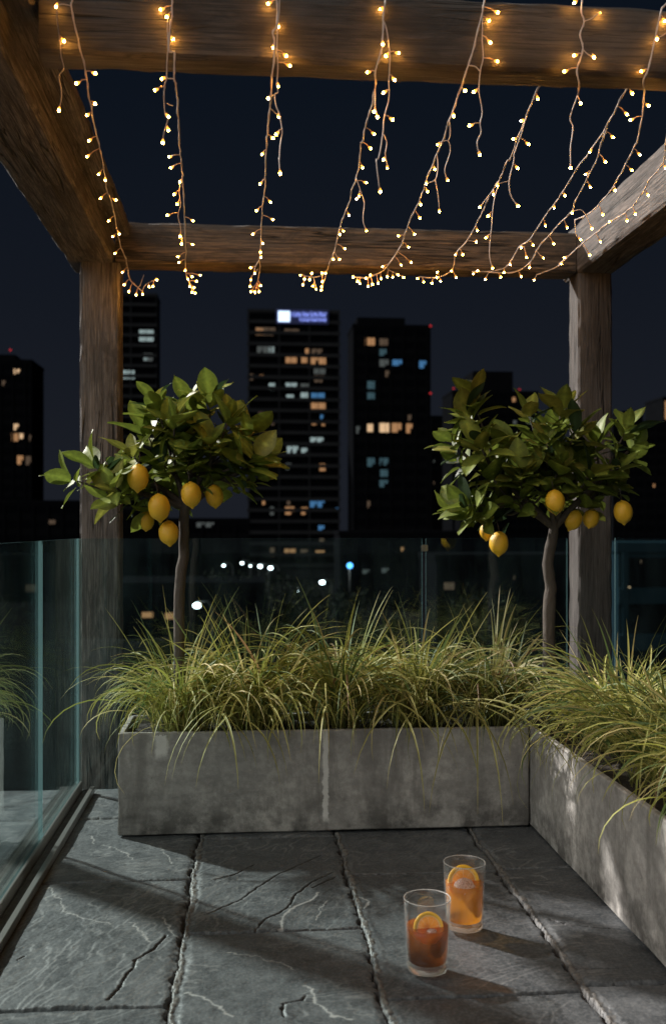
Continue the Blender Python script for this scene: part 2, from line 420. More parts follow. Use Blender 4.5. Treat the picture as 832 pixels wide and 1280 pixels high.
# ------------------------------------------------------------------ pergola
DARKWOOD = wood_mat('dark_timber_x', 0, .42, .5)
SHADEPOST = wood_mat('shaded_timber_z', 2, .32)  # wood darkened to put the shade on the right post's front into its colour
def beam_mesh(name, b, axis, parent, seed=0, nl=60, label=None, mat=None):
    """squared timber with chamfered, slightly waney edges"""
    lo = [b[0], b[2], b[4]]; hi = [b[1], b[3], b[5]]
    o_ax = [k for k in range(3) if k != axis]
    wa = hi[o_ax[0]] - lo[o_ax[0]]; wb = hi[o_ax[1]] - lo[o_ax[1]]
    ch = .010; per = []
    def line(p, q, n):
        return [(p[0] + (q[0] - p[0]) * t / n, p[1] + (q[1] - p[1]) * t / n) for t in range(n)]
    c = [(ch, 0), (wa - ch, 0), (wa, ch), (wa, wb - ch), (wa - ch, wb), (ch, wb), (0, wb - ch), (0, ch)]
    ns = [8, 2, 8, 2, 8, 2, 8, 2]
    for k in range(8): per += line(c[k], c[(k + 1) % 8], ns[k])
    V = []; Fc = []; n = len(per)
    L = hi[axis] - lo[axis]; nl = max(8, int(L / .02))
    for i in range(nl + 1):
        t = lo[axis] + L * i / nl
        for (a, d) in per:
            p = [0, 0, 0]; p[axis] = t; p[o_ax[0]] = lo[o_ax[0]] + a; p[o_ax[1]] = lo[o_ax[1]] + d
            q = [p[0] * 9, p[1] * 9, p[2] * 9]; q[axis] = p[axis] * 2.2
            s1 = noise.noise(Vector(q) + Vector((seed * 7.1, 0, 0))); s2 = noise.noise(Vector(q) + Vector((0, seed * 5.3, 9)))
            corner = (min(a, wa - a) < ch * 1.01) and (min(d, wb - d) < ch * 1.01)
            q3 = Vector(q) * 3.5
            amp = .006 if corner else .0022
            ca = (a - wa / 2); cb = (d - wb / 2)
            sh = -abs(noise.noise(q3)) * amp
            p[o_ax[0]] += s1 * .0017 + sh * (1 if ca > 0 else -1)
            p[o_ax[1]] += s2 * .0017 + sh * (1 if cb > 0 else -1)
            V.append(p)
    for i in range(nl):
        for k in range(n):
            k2 = (k + 1) % n
            Fc.append((i * n + k, i * n + k2, (i + 1) * n + k2, (i + 1) * n + k))
    Fc.append(tuple(range(n))); Fc.append(tuple(nl * n + k for k in reversed(range(n))))
    bm = bmesh.new(); vs = [bm.verts.new(p) for p in V]
    for f in Fc: bm.faces.new([vs[i] for i in f])
    bmesh.ops.recalc_face_normals(bm, faces=bm.faces)
    o = bm_obj(name, bm, mat or WOOD[axis], parent)
    if label: o['label'] = label
    return o
pg = thing('pergola', (0, 0, 0), 'weathered grey brown timber pergola framing the terrace and its view', 'pergola')
ZB = 2.262
beam_mesh('post', (-.740, -.566, 4.46, 4.60, -.55, ZB), 2, pg, 1)
beam_mesh('post', (1.486, 1.648, 4.46, 4.60, -.55, ZB), 2, pg, 2, label='right post with its front shade painted in and its lit narrow left face', mat=SHADEPOST)
beam_mesh('post', (-2.06, -1.92, 4.46, 4.60, -.55, ZB), 2, pg, 3)  # unseen post, added to cast the diagonal shadow band on the floor
beam_mesh('beam', (-.585, 1.476, 4.457, 4.604, ZB, 2.443), 0, pg, 4, label='far beam with warm light along its lower edge')
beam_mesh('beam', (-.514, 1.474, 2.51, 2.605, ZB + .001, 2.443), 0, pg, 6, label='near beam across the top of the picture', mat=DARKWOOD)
beam_mesh('beam', (-.795, -.590, .5, 4.66, ZB - .002, 2.372), 1, pg, 7, label='left beam with broad grey underside')
beam_mesh('ledger', (-.655, -.522, .5, 4.452, 2.376, 2.447), 1, pg, 9)
beam_mesh('beam', (1.480, 1.655, .5, 4.66, ZB - .001, 2.49), 1, pg, 10, label='right beam with pale sawn inner face')

# ------------------------------------------------------------------ glass balustrades
def pane(p, b, bev=.0015):
    bm = bmesh.new(); bx(bm, *b, bev)
    thin = 0 if (b[1] - b[0]) < (b[3] - b[2]) else 1
    for f in bm.faces:
        f.material_index = 0 if abs(f.normal[thin]) > .9 else 1
    return bm_obj('glass_panel', bm, [PANE, PANE_EDGE], p)
GX = -.705; GY = 4.27; GZ = 1.056
lb = thing('glass_balustrade', (0, 0, 0), 'frameless teal glass balustrade along the left edge in a dark metal floor channel', 'balustrade', 'glass balustrades')
j = at_z(52, 1063, 0).y
pane(lb, (GX - .012, GX, 1.2, j - .004, .035, GZ))
pane(lb, (GX - .012, GX, j + .006, GY - .014, .035, GZ))
def rail(b, m, name='channel'): return box_obj(name, b, m, lb, .002)
rail((GX - .075, GX - .016, 1.2, GY - .03, .002, .03), METAL_DARK)
rail((GX + .004, GX + .014, 1.2, GY - .03, .002, .050), METAL_LIGHT, 'glazing_bead')
rail((GX + .016, GX + .044, 1.2, GY - .03, .002, .016), METAL_DARK)
rail((GX + .047, GX + .066, 1.2, GY - .03, .002, .028), METAL_LIGHT, 'cover_strip')
bb = thing('glass_balustrade', (0, 0, 0), 'frameless clear glass balustrade across the back behind the long planter', 'balustrade', 'glass balustrades')
xa, xb, xc, xd, xe = [at(p, 673, GY).x for p in (100, 527.5, 532, 708.5, 768.5)]
pane(bb, (xa + .003, xb, GY, GY + .012, -.05, GZ)); pane(bb, (xc, xd, GY, GY + .012, -.05, GZ)); pane(bb, (xe, xe + 1.1, GY, GY + .012, -.05, GZ))
box_obj('corner_seal', (GX - .006, GX + .004, GY - .012, GY - .002, .03, GZ - .001), simple('clear_seal', (.25, .33, .34), .3), bb, .001)
cm = at(530, 685, GY)
box_obj('glass_clamp', (cm.x - .014, cm.x + .014, GY - .010, GY - .001, cm.z - .014, cm.z + .014), STEEL, bb, .003)

# ------------------------------------------------------------------ planters
SOIL = None
def soil_mat():
    n = N('potting_soil'); oc = n.coords()
    c = n.mix(n.noise(oc, 30.0, 5), (.010, .008, .006), (.05, .038, .028))
    return n.done(n.pbr(c, .95, n.bump(n.noise(oc, 60.0, 5), 1.0, .02)))
SOIL = soil_mat()
def trough(name, b, mat, label, rim=.032):
    x0, x1, y0, y1, z1 = b
    t = thing(name, (x0, y0, 0), label, 'planter', 'concrete planters')
    bm = bmesh.new()
    def grid_box():
        bx(bm, 0, x1 - x0, 0, y1 - y0, .006, z1)
    grid_box()
    top = max(bm.faces, key=lambda f: f.calc_center_median().z)
    bmesh.ops.inset_region(bm, faces=[top], thickness=rim)
    top = max(bm.faces, key=lambda f: (round(f.calc_center_median().z, 4), f.calc_area() if len([e for e in f.edges]) == 4 else 0))
    inner = [f for f in bm.faces if f.calc_center_median().z > z1 - .001 and abs(f.calc_center_median().x - (x1 - x0) / 2) < .01 and abs(f.calc_center_median().y - (y1 - y0) / 2) < .01]
    r = bmesh.ops.extrude_discrete_faces(bm, faces=inner)
    for v in r['faces'][0].verts: v.co.z -= .06
    bmesh.ops.bevel(bm, geom=list(bm.edges), offset=.004, segments=1, affect='EDGES')
    bmesh.ops.triangulate(bm, faces=[f for f in bm.faces if len(f.verts) > 4])
    bmesh.ops.subdivide_edges(bm, edges=[e for e in bm.edges if e.calc_length() > .25], cuts=16, use_grid_fill=True)
    bmesh.ops.triangulate(bm, faces=bm.faces)
    for v in bm.verts:
        w = v.co + Vector((x0, y0, 0))
        v.co += noise.noise_vector(w * 18) * .0022 + noise.noise_vector(w * 60) * .0010
    bmesh.ops.recalc_face_normals(bm, faces=bm.faces)
    bm_obj('concrete_box', bm, mat, t)
    # soil
    nx, ny = 60, 16; V = []; Fc = []
    for jx in range(nx + 1):
        for jy in range(ny + 1):
            X = rim + (x1 - x0 - 2 * rim) * jx / nx; Y = rim + (y1 - y0 - 2 * rim) * jy / ny
            V.append((X, Y, z1 - .024 + noise.noise(Vector((X * 20, Y * 20, 0))) * .012))
    for jx in range(nx):
        for jy in range(ny):
            a = jx * (ny + 1) + jy; Fc.append((a, a + ny + 1, a + ny + 2, a + 1))
    mesh_obj('soil', V, Fc, SOIL, t, True)
    return t
PX0, PY0, PY1 = -.466, 3.62, 3.97
cm_back = concrete_mat('stained_concrete_back', ((at(201, 930, PY0).x - PX0, .030, .268, .360, .8), (at(407, 970, PY0).x - PX0, .013, .03, .42, .75)))
cm_side = concrete_mat('stained_concrete_side_lit', (), 1.5)  # lightened: sunlight lost to the grass is put into the concrete colour
trough('planter', (PX0, 1.022, PY0, PY1, .37), cm_back, 'long grey concrete planter across the back with two white drips on its face')
trough('planter', (1.028, 1.46, 1.5, 3.97, .372), cm_side, 'concrete planter lightened for lost sun, running along the right edge towards the viewer')

# ------------------------------------------------------------------ grasses
def blade_mat():
    n = N('sedge_blade')
    a = n.n('ShaderNodeAttribute', attribute_name='tint').outputs['Color']
    sh = n.pbr(a, .62)
    tl = n.n('ShaderNodeBsdfTranslucent', {'Color': a}).outputs[0]
    return n.done(n.n('ShaderNodeMixShader', {0: .32, 1: sh, 2: tl}).outputs[0])
BLADE = blade_mat()
def clump(center, cnt, lo, hi, label, seed, hang=(), spread=1.0, lean=(0, 0), box=None, dim=1.0):
    r = random.Random(seed)
    t = thing('sedge_grass', center, label, 'grass plant', 'arching sedge clumps in the planters')
    V = []; Fc = []; C = []
    def blade(base, az, L, th0, bend, w, col, twist):
        seg = 12; p = Vector(base); th = th0; b = len(V)
        drift = r.uniform(-.35, .35)
        for i in range(seg + 1):
            s = i / seg
            d = Vector((math.cos(az) * math.sin(th), math.sin(az) * math.sin(th), math.cos(th)))
            sd = Vector((-math.sin(az), math.cos(az), 0))
            sd = (sd * math.cos(twist * s) + d.cross(sd) * math.sin(twist * s))
            up = d.cross(sd)
            ww = w * min(1, .45 + s * 2.2) * (1 - s ** 3.2) * .5 + .0002
            V.append(p + sd * ww); V.append(p - up * ww * .35); V.append(p - sd * ww)
            tip = max(0, (s - .88) / .12)
            cc = [col[k] * (1 - tip * .3) + (.30, .24, .11)[k] * tip * .5 for k in range(3)]
            root = max(0, 1 - s * 4); cc = [cc[k] * (1 - root * .4) + (.16, .15, .06)[k] * root * .4 for k in range(3)]
            ed = [min(1, cc[k] * q) for k, q in enumerate((1.9, 1.65, 1.5))]
            C.extend([ed, [q * .75 for q in cc], ed])
            p = p + d * (L / seg)
            th += bend / seg * (0.45 + 1.3 * s); az += drift / seg
        for i in range(seg):
            a = b + i * 3
            Fc.append((a, a + 1, a + 4, a + 3)); Fc.append((a + 1, a + 2, a + 5, a + 4))
    for k in range(cnt):
        az = r.uniform(0, 2 * math.pi); rr = abs(r.gauss(0, .035)) * spread
        base = Vector((math.cos(az) * rr, math.sin(az) * rr * .8, 0))
        az2 = az + r.gauss(0, .9)
        L = r.uniform(lo, hi) * (1 if r.random() < .8 else .65)
        th0 = abs(r.gauss(.22, .2)) + rr * 2.2
        bend = r.uniform(1.5, 3.2) if r.random() < .88 else r.uniform(.2, .9)
        g = r.random()
        col = (.15 + .11 * g, .17 + .09 * g, .038 + .018 * g)
        q = r.random()
        if q < .22: col = (.085, .125, .040)
        elif q > .86: col = (.38, .32, .13)
        elif q > .845: col = (.18, .11, .05)
        elif q > .55: col = (.27, .26, .08)
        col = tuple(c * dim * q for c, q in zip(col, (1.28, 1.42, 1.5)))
        blade(base + Vector((lean[0] * r.random(), lean[1] * r.random(), 0)), az2, L, th0, bend, r.uniform(.0048, .0095), col, r.uniform(-1.5, 1.5))
    for (dx, L, w) in hang:
        for q in range(3):
            blade(Vector((dx + r.uniform(-.05, .05), -.07, .02)), -math.pi / 2 + r.uniform(-.6, .6), L * r.uniform(1.2, 1.95), r.uniform(.75, 1.1), r.uniform(1.75, 2.1), .0075 * w, (.27 * dim, .29 * dim, .09 * dim), r.uniform(-.6, .6))
    o = mesh_obj('blades', V, Fc, BLADE, t, True)
    a = o.data.attributes.new('tint', 'FLOAT_COLOR', 'POINT')
    a.data.foreach_set('color', np.array([[*c, 1] for c in C], dtype=np.float32).ravel())
    return t
SZ = .34
def gx(px, Y): return at(px, 800, Y).x
clump((gx(228, 3.78), 3.78, SZ), 360, .32, .58, 'yellow green arching grass at the left end of the long planter', 11, [(.10, .42, 1.2), (.05, .36, 1)], 1.6)
clump((gx(318, 3.80), 3.80, SZ), 400, .36, .62, 'bright arching grass clump below and right of the left lemon tree', 12, [(.0, .46, 1.3), (.06, .40, 1.2), (-.05, .38, 1)], 1.6)
clump((gx(425, 3.82), 3.82, SZ), 400, .36, .62, 'darker grass clump mid planter above the thin white drip', 13, [(.02, .40, 1)], 1.6)
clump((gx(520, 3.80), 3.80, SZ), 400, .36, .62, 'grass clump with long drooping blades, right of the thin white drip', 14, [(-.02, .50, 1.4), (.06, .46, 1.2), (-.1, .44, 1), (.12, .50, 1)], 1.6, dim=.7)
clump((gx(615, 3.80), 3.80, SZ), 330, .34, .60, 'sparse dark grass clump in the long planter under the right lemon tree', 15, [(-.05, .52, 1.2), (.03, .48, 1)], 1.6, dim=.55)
clump((1.25, 3.30, SZ), 440, .34, .58, 'pale arching grass clump at the far end of the right planter', 21, (), 1.8)
clump((1.26, 2.88, SZ), 480, .34, .60, 'large pale striped grass clump in the middle of the right planter spilling over its edge', 22, (), 1.8)
clump((1.28, 2.48, SZ), 440, .34, .56, 'pale grass clump nearest the viewer in the right planter at the picture edge', 23, (), 1.8)

# ------------------------------------------------------------------ lemon trees
def leaf_mat():
    n = N('citrus_leaf')
    a = n.n('ShaderNodeAttribute', attribute_name='tint').outputs['Color']
    oc = n.coords()
    c = n.mix(n.ramp(n.noise(oc, 60.0, 4), [(.4, .35), (.7, 0.0)]), a, (.02, .035, .012))
    sh = n.pbr(c, .5, n.bump(n.noise(oc, 90.0, 3), .25, .003), **{'Specular IOR Level': .3})
    tl = n.n('ShaderNodeBsdfTranslucent', {'Color': c}).outputs[0]
    return n.done(n.n('ShaderNodeMixShader', {0: .25, 1: sh, 2: tl}).outputs[0])
LEAF = leaf_mat()
def bark_mat():
    n = N('citrus_bark'); oc = n.coords((1, 1, .35))
    b = n.noise(oc, 38.0, 6, .7)
    c = n.mix(b, (.035, .028, .022), (.13, .108, .088))
    return n.done(n.pbr(c, .85, n.bump(b, 1.0, .014)))
BARK = bark_mat()
def lemon_mat():
    n = N('lemon_peel'); oc = n.coords()
    c = n.mix(n.noise(oc, 14.0, 3), (.78, .43, .025), (.85, .55, .04))
    p = n.n('ShaderNodeTexVoronoi', {'Vector': oc, 'Scale': 420.0}).outputs[0]
    return n.done(n.pbr(c, .42, n.bump(p, .35, .002), **{'Subsurface Weight': .08, 'Subsurface Radius': (.02, .01, .003), 'Subsurface Scale': .3}))
PEEL = lemon_mat()
def lemon_proto_mesh():
    prof = []
    n = 22
    for i in range(n + 1):
        t = i / n; a = math.pi * t
        r = math.sin(a) ** .92 * .036; z = -math.cos(a) * .044
        if t < .12: z -= (.12 - t) / .12 * .010; r *= .85
        if t > .93: z += (t - .93) / .07 * .003
        prof.append((max(r, .0001), z))
    v, f = lathe(prof, 28)
    me = bpy.data.meshes.new('lemon'); me.from_pydata(v, [], f)
    for q in me.vertices:
        d = noise.noise(q.co * 45) * .0016; q.co += q.co.normalized() * d
    me.materials.append(PEEL); me.polygons.foreach_set('use_smooth', [True] * len(me.polygons)); me.update()
    return me
LEMON = lemon_proto_mesh()
def lemon_tree(base_px, Y, trunk_px, trunk_r, clusters, lemons, label, seed, tone=1.0, nleaf=11):
    r = random.Random(seed)
    b = at(base_px, 800, Y); base = Vector((b.x, Y, SZ))
    t = thing('lemon_tree', base, label, 'lemon tree', 'potted lemon trees')
    tb = Tube()
    tp = [at(x, y, Y + dy) for x, y, dy in trunk_px]; tp[0] = base + Vector((0, 0, -.02))
    sp = smooth_line(tp, 5)
    for i, p in enumerate(sp): sp[i] = p + noise.noise_vector(p * 25) * .004
    rr = [trunk_r[0] + (trunk_r[1] - trunk_r[0]) * i / (len(sp) - 1) for i in range(len(sp))]
    rr = [q * (1 + .12 * noise.noise(p * 30)) for p, q in zip(sp, rr)]
    rr[0] *= 1.35
    tb.add([p - base for p in sp], rr, 12)
    top = tp[-1]
    V = []; Fc = []; C = []
    def leaf(p, d, up, L, W, col):
        d = d.normalized(); s = d.cross(up)
        if s.length < .05: s = d.cross(Vector((1, 0, 0)))
        s.normalize(); nrm = s.cross(d); b0 = len(V)
        curl = r.uniform(.1, .55); fold = r.uniform(.05, .35); wav = r.uniform(-.12, .12)
        seg = 7
        for i in range(seg + 1):
            u = i / seg
            w = W * .5 * (math.sin(math.pi * min(1, u ** .85)) ** .75 if 0 < u < 1 else .02)
            c0 = p + d * (L * (u - curl * .15 * u * u)) - nrm * (curl * L * .45 * u * u)
            wv = nrm * (math.sin(u * 7 + wav * 30) * W * .05)
            V.append(c0 + s * w + nrm * (w * fold) + wv); V.append(c0 + s * w * .5 + nrm * w * fold * .35)
            V.append(c0)
            V.append(c0 - s * w * .5 + nrm * w * fold * .35); V.append(c0 - s * w + nrm * (w * fold) - wv)
            k = [.85, .95, 1.5, .95, .85]
            for q in k: C.append([min(1, c * q) for c in col])
        for i in range(seg):
            for q in range(4):
                a = b0 + i * 5 + q; Fc.append((a, a + 1, a + 6, a + 5))
    limbs = []
    xs_ = sorted(clusters, key=lambda q: q[0]); m_ = max(1, len(xs_) // 6)
    for k in range(0, len(xs_), m_):
        g_ = xs_[k:k + m_]; c = at(sum(q[0] for q in g_) / len(g_), sum(q[1] for q in g_) / len(g_) + 6, Y + sum(q[2] for q in g_) / len(g_))
        md = top * .5 + c * .5 + Vector((0, 0, .01)) + noise.noise_vector(c * 7) * .03
        lb = smooth_line([top - Vector((0, 0, .03)), md, c], 6); limbs.append(lb)
        tb.add([p - base for p in lb], [.011 * (1 - i / len(lb)) + .004 for i in range(len(lb))], 8)
    inner = []
    for k in range(13):
        q = r.choice(clusters); q2 = r.choice(clusters); f_ = r.uniform(.3, .7)
        if abs(q[0] - q2[0]) < 130: inner.append((q[0] * f_ + q2[0] * (1 - f_), q[1] * f_ + q2[1] * (1 - f_) + r.uniform(-6, 10), r.uniform(-.12, .16), 10, .95))
    for (cx, cy, dy, n, sz) in clusters + inner:
        c = at(cx, cy, Y + dy)
        tip = c + Vector((0, 0, .01))
        lb = min(limbs, key=lambda q: (q[-1] - c).length)
        st_ = lb[int(len(lb) * .6)]
        mid = (st_ + c) / 2 + Vector((0, 0, -.01)) + noise.noise_vector(c * 9) * .02
        br = smooth_line([st_, mid, tip], 5)
        tb.add([p - base for p in br], [.0055 * (1 - i / len(br)) + .002 for i in range(len(br))], 6)
        axis = (tip - mid).normalized()
        axis = (axis + Vector((0, 0, .45))).normalized()
        a0 = r.uniform(0, 6.28)
        for k in range(n):
            az = a0 + k * 2.4; f = k / max(1, n - 1)
            x1 = axis.cross(Vector((.3, .8, .1))).normalized(); x2 = axis.cross(x1)
            out = x1 * math.cos(az) + x2 * math.sin(az)
            elev = .15 + .95 * f + r.gauss(0, .22)
            d = out * math.cos(elev) + axis * math.sin(elev)
            p = c + axis * ((f - .6) * .075 * sz) + out * .008
            pp = p - base
            g = r.random()
            col = (.15 + .10 * g, .205 + .11 * g, .032 + .018 * g)
            if r.random() < .18: col = (.24, .25, .045)
            if r.random() < .10: col = (.028, .055, .022)
            L = r.choice((r.uniform(.06, .10), r.uniform(.10, .145), r.uniform(.11, .15))) * sz
            leaf(pp, d, axis, L, L * r.uniform(.48, .62), tuple(q * tone for q in col))
    tb.build('trunk', BARK, t)
    o = mesh_obj('foliage', V, Fc, LEAF, t, True)
    a = o.data.attributes.new('tint', 'FLOAT_COLOR', 'POINT')
    a.data.foreach_set('color', np.array([[*c, 1] for c in C], dtype=np.float32).ravel())
    for (lx, ly, dy, s, rx, ry) in lemons:
        lo = bpy.data.objects.new('lemon', LEMON); link(lo, t)
        lo.location = at(lx, ly, Y + dy) - base; lo.scale = (s * 1.1,) * 3; lo.rotation_euler = (rx, ry, r.uniform(0, 3))
        st = Tube(); q = Vector((0, 0, .045))
        st.add([q, q + Vector((.002, .004, .02)), q + Vector((.0, .012, .045))], .0018, 5)
        st.build('stalk', BARK, lo)
LC = [(92, 603, .0, 8, .85), (122, 588, .02, 9, .95), (150, 604, .0, 9, .9), (168, 575, -.06, 10, 1), (140, 622, .05, 7, .8), (185, 548, .0, 11, 1.05), (197, 512, .0, 11, 1.05), (218, 532, -.10, 12, 1.1),
      (235, 512, .06, 10, 1), (262, 505, .0, 11, 1.05), (285, 530, -.03, 11, 1.05), (308, 548, .02, 11, 1), (325, 578, .0, 10, .95), (320, 600, .04, 8, .85), (295, 585, -.06, 11, 1), (262, 560, -.10, 12, 1.05),
      (235, 578, -.07, 11, 1), (205, 585, -.05, 11, 1), (180, 615, .04, 9, .95), (205, 610, .09, 9, .9), (250, 590, .08, 11, 1), (280, 600, .06, 9, .9), (240, 545, .10, 11, 1), (300, 565, .12, 10, 1), (170, 600, .10, 9, .9), (190, 636, .02, 6, .8), (160, 628, .0, 6, .8), (255, 612, -.02, 6, .75), (300, 608, .0, 7, .8), (222, 625, .06, 6, .75)]
LL = [(173, 597, -.12, .98, 0, .05), (199, 634, -.10, 1.0, 0, -.12), (239, 618, -.10, .93, 0, .1), (211, 666, -.05, .92, 0, .18), (268, 620, -.02, .85, 0, -.2), (183, 651, .03, .75, 0, -.3)]
lemon_tree(222, 3.80, [(222, 800, 0), (225, 740, 0), (230, 690, .01), (230, 650, 0), (233, 625, 0)], (.021, .017), LC, LL,
           'small lemon tree with thin straight trunk, its leaves in front of the left post', 5, 1.15)
RC = [(585, 525, .0, 12, 1.1), (592, 505, .02, 8, 1.0), (568, 558, .0, 9, .95), (600, 560, -.08, 12, 1.05), (575, 580, .04, 8, .9), (570, 640, .0, 7, .9), (600, 625, .03, 8, .95), (615, 600, -.05, 11, 1), (640, 565, .0, 11, 1),
      (655, 595, -.08, 12, 1), (675, 555, .02, 11, 1), (700, 522, .0, 12, 1.1), (718, 545, -.04, 11, 1), (745, 560, .02, 11, 1), (780, 545, .0, 10, 1.1), (790, 570, .03, 9, 1), (765, 590, -.04, 10, 1), (735, 600, -.07, 12, 1),
      (700, 585, -.10, 12, 1.05), (680, 615, -.05, 10, .95), (640, 630, .0, 9, .9), (625, 645, .05, 7, .85), (715, 620, .06, 10, .95), (750, 615, .08, 9, .9), (660, 570, .10, 11, 1), (720, 580, .12, 11, 1), (615, 575, .1, 10, 1), (655, 632, -.02, 6, .8), (700, 628, .08, 7, .8), (735, 632, .02, 6, .8), (770, 610, .02, 7, .8), (610, 640, -.02, 6, .8)]
RL = [(693, 627, -.12, .92, 0, .1), (623, 679, -.03, .92, 0, .15), (778, 640, -.06, .90, 0, .1), (716, 650, .0, .82, 0, -.4), (738, 648, .03, .80, 0, .5), (608, 664, .04, .7, 0, .2)]
lemon_tree(684, 3.82, [(684, 800, 0), (686, 765, 0), (688, 735, .01), (684, 705, .01), (690, 672, 0), (692, 650, 0)], (.026, .018), RC, RL,
           'lemon tree with crooked trunk on the right, its darker crown against the right post', 6, .92)

# ------------------------------------------------------------------ drinks
def tumbler_glass_mat():
    n = N('drinking_glass')
    g = n.n('ShaderNodeBsdfGlossy', {'Color': (1, 1, 1, 1), 'Roughness': .03}).outputs[0]
    t = n.n('ShaderNodeBsdfTransparent', {'Color': (.97, .975, .97, 1)}).outputs[0]
    d = n.n('ShaderNodeBsdfDiffuse', {'Color': (.85, .85, .83, 1)}).outputs[0]
    lw = n.n('ShaderNodeLayerWeight', {'Blend': .35}).outputs['Facing']
    e = n.ramp(lw, [(.55, .015), (.85, .10), (1.0, .5)])
    a = n.n('ShaderNodeMixShader', {0: n.fres(1.5), 1: t, 2: g}).outputs[0]
    return n.done(n.n('ShaderNodeMixShader', {0: e, 1: a, 2: d}).outputs[0])
def base_glass_mat():
    n = N('thick_glass_base')
    g = n.n('ShaderNodeBsdfGlass', {'Color': (1, 1, 1, 1), 'IOR': 1.5, 'Roughness': .0}).outputs[0]
    d = n.n('ShaderNodeBsdfTranslucent', {'Color': (.9, .85, .8, 1)}).outputs[0]
    return n.done(n.n('ShaderNodeMixShader', {0: .12, 1: g, 2: d}).outputs[0])
BG = base_glass_mat()
RIM = N('glass_rim'); RIM = RIM.done(RIM.n('ShaderNodeMixShader', {0: .45, 1: RIM.n('ShaderNodeBsdfGlass', {'IOR': 1.45, 'Roughness': .0}).outputs[0], 2: RIM.pbr((.8, .78, .74), .1)}).outputs[0])
TG = tumbler_glass_mat()
def drink_mat(name, col, dcol, k, low=1.0):
    n = N(name)
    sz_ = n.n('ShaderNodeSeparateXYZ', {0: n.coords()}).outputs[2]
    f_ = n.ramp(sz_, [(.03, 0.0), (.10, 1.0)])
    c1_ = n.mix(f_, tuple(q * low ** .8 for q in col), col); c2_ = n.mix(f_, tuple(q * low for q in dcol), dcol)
    t = n.n('ShaderNodeBsdfTransparent', {'Color': c1_}).outputs[0]
    rf = n.n('ShaderNodeBsdfRefraction', {'Color': (*col, 1), 'IOR': 1.2, 'Roughness': .05}).outputs[0]
    tl = n.n('ShaderNodeBsdfTranslucent', {'Color': c2_}).outputs[0]
    g = n.n('ShaderNodeBsdfGlossy', {'Color': (1, 1, 1, 1), 'Roughness': .03}).outputs[0]
    b = n.n('ShaderNodeMixShader', {0: k, 1: t, 2: tl}).outputs[0]
    fr = n.fres(1.33)
    return n.done(n.n('ShaderNodeMixShader', {0: n.math('MULTIPLY', fr, .7), 1: b, 2: g}).outputs[0])
def ice_mat():
    n = N('cloudy_ice'); oc = n.coords()
    t = n.n('ShaderNodeBsdfTransparent', {'Color': (.95, .95, .95, 1)}).outputs[0]
    nb = n.bump(n.noise(oc, 260.0, 4, .8), .9, .003)
    d = n.pbr((.75, .72, .70), .25, nb)
    tl = n.n('ShaderNodeBsdfTranslucent', {'Color': (.8, .74, .7, 1)}).outputs[0]
    m = n.ramp(n.noise(oc, 180.0, 4, .8), [(.35, .25), (.6, .85)])
    a = n.n('ShaderNodeMixShader', {0: .5, 1: d, 2: tl}).outputs[0]
    return n.done(n.n('ShaderNodeMixShader', {0: m, 1: t, 2: a}).outputs[0])
ICE = ice_mat()
RIND = N('orange_rind'); _oc = RIND.coords()
RIND = RIND.done(RIND.pbr((1.0, .56, .04), .3, RIND.bump(RIND.noise(_oc, 500.0, 2), .4, .001), **{'Subsurface Weight': .15, 'Subsurface Radius': (.02, .008, .002), 'Subsurface Scale': .2}))
def flesh_mat():
    n = N('orange_flesh'); oc = n.coords()
    sep = n.n('ShaderNodeSeparateXYZ', {0: oc})
    ang = n.math('ARCTAN2', sep.outputs[0], sep.outputs[2])
    w = n.math('ABSOLUTE', n.math('SINE', n.math('MULTIPLY', ang, 4.5)))
    c = n.mix(n.ramp(w, [(.03, 0.0), (.14, 1.0)]), (.95, .75, .45), (.95, .48, .05))
    c = n.mix(n.ramp(n.noise(oc, 420.0, 3), [(.4, 0.0), (.7, .6)]), c, (1, .75, .3))
    a = n.pbr(c, .3); t = n.n('ShaderNodeBsdfTranslucent', {'Color': c}).outputs[0]
    return n.done(n.n('ShaderNodeMixShader', {0: .45, 1: a, 2: t}).outputs[0])
FLESH = flesh_mat(); PITH = simple('orange_pith', (.92, .68, .28), .5)
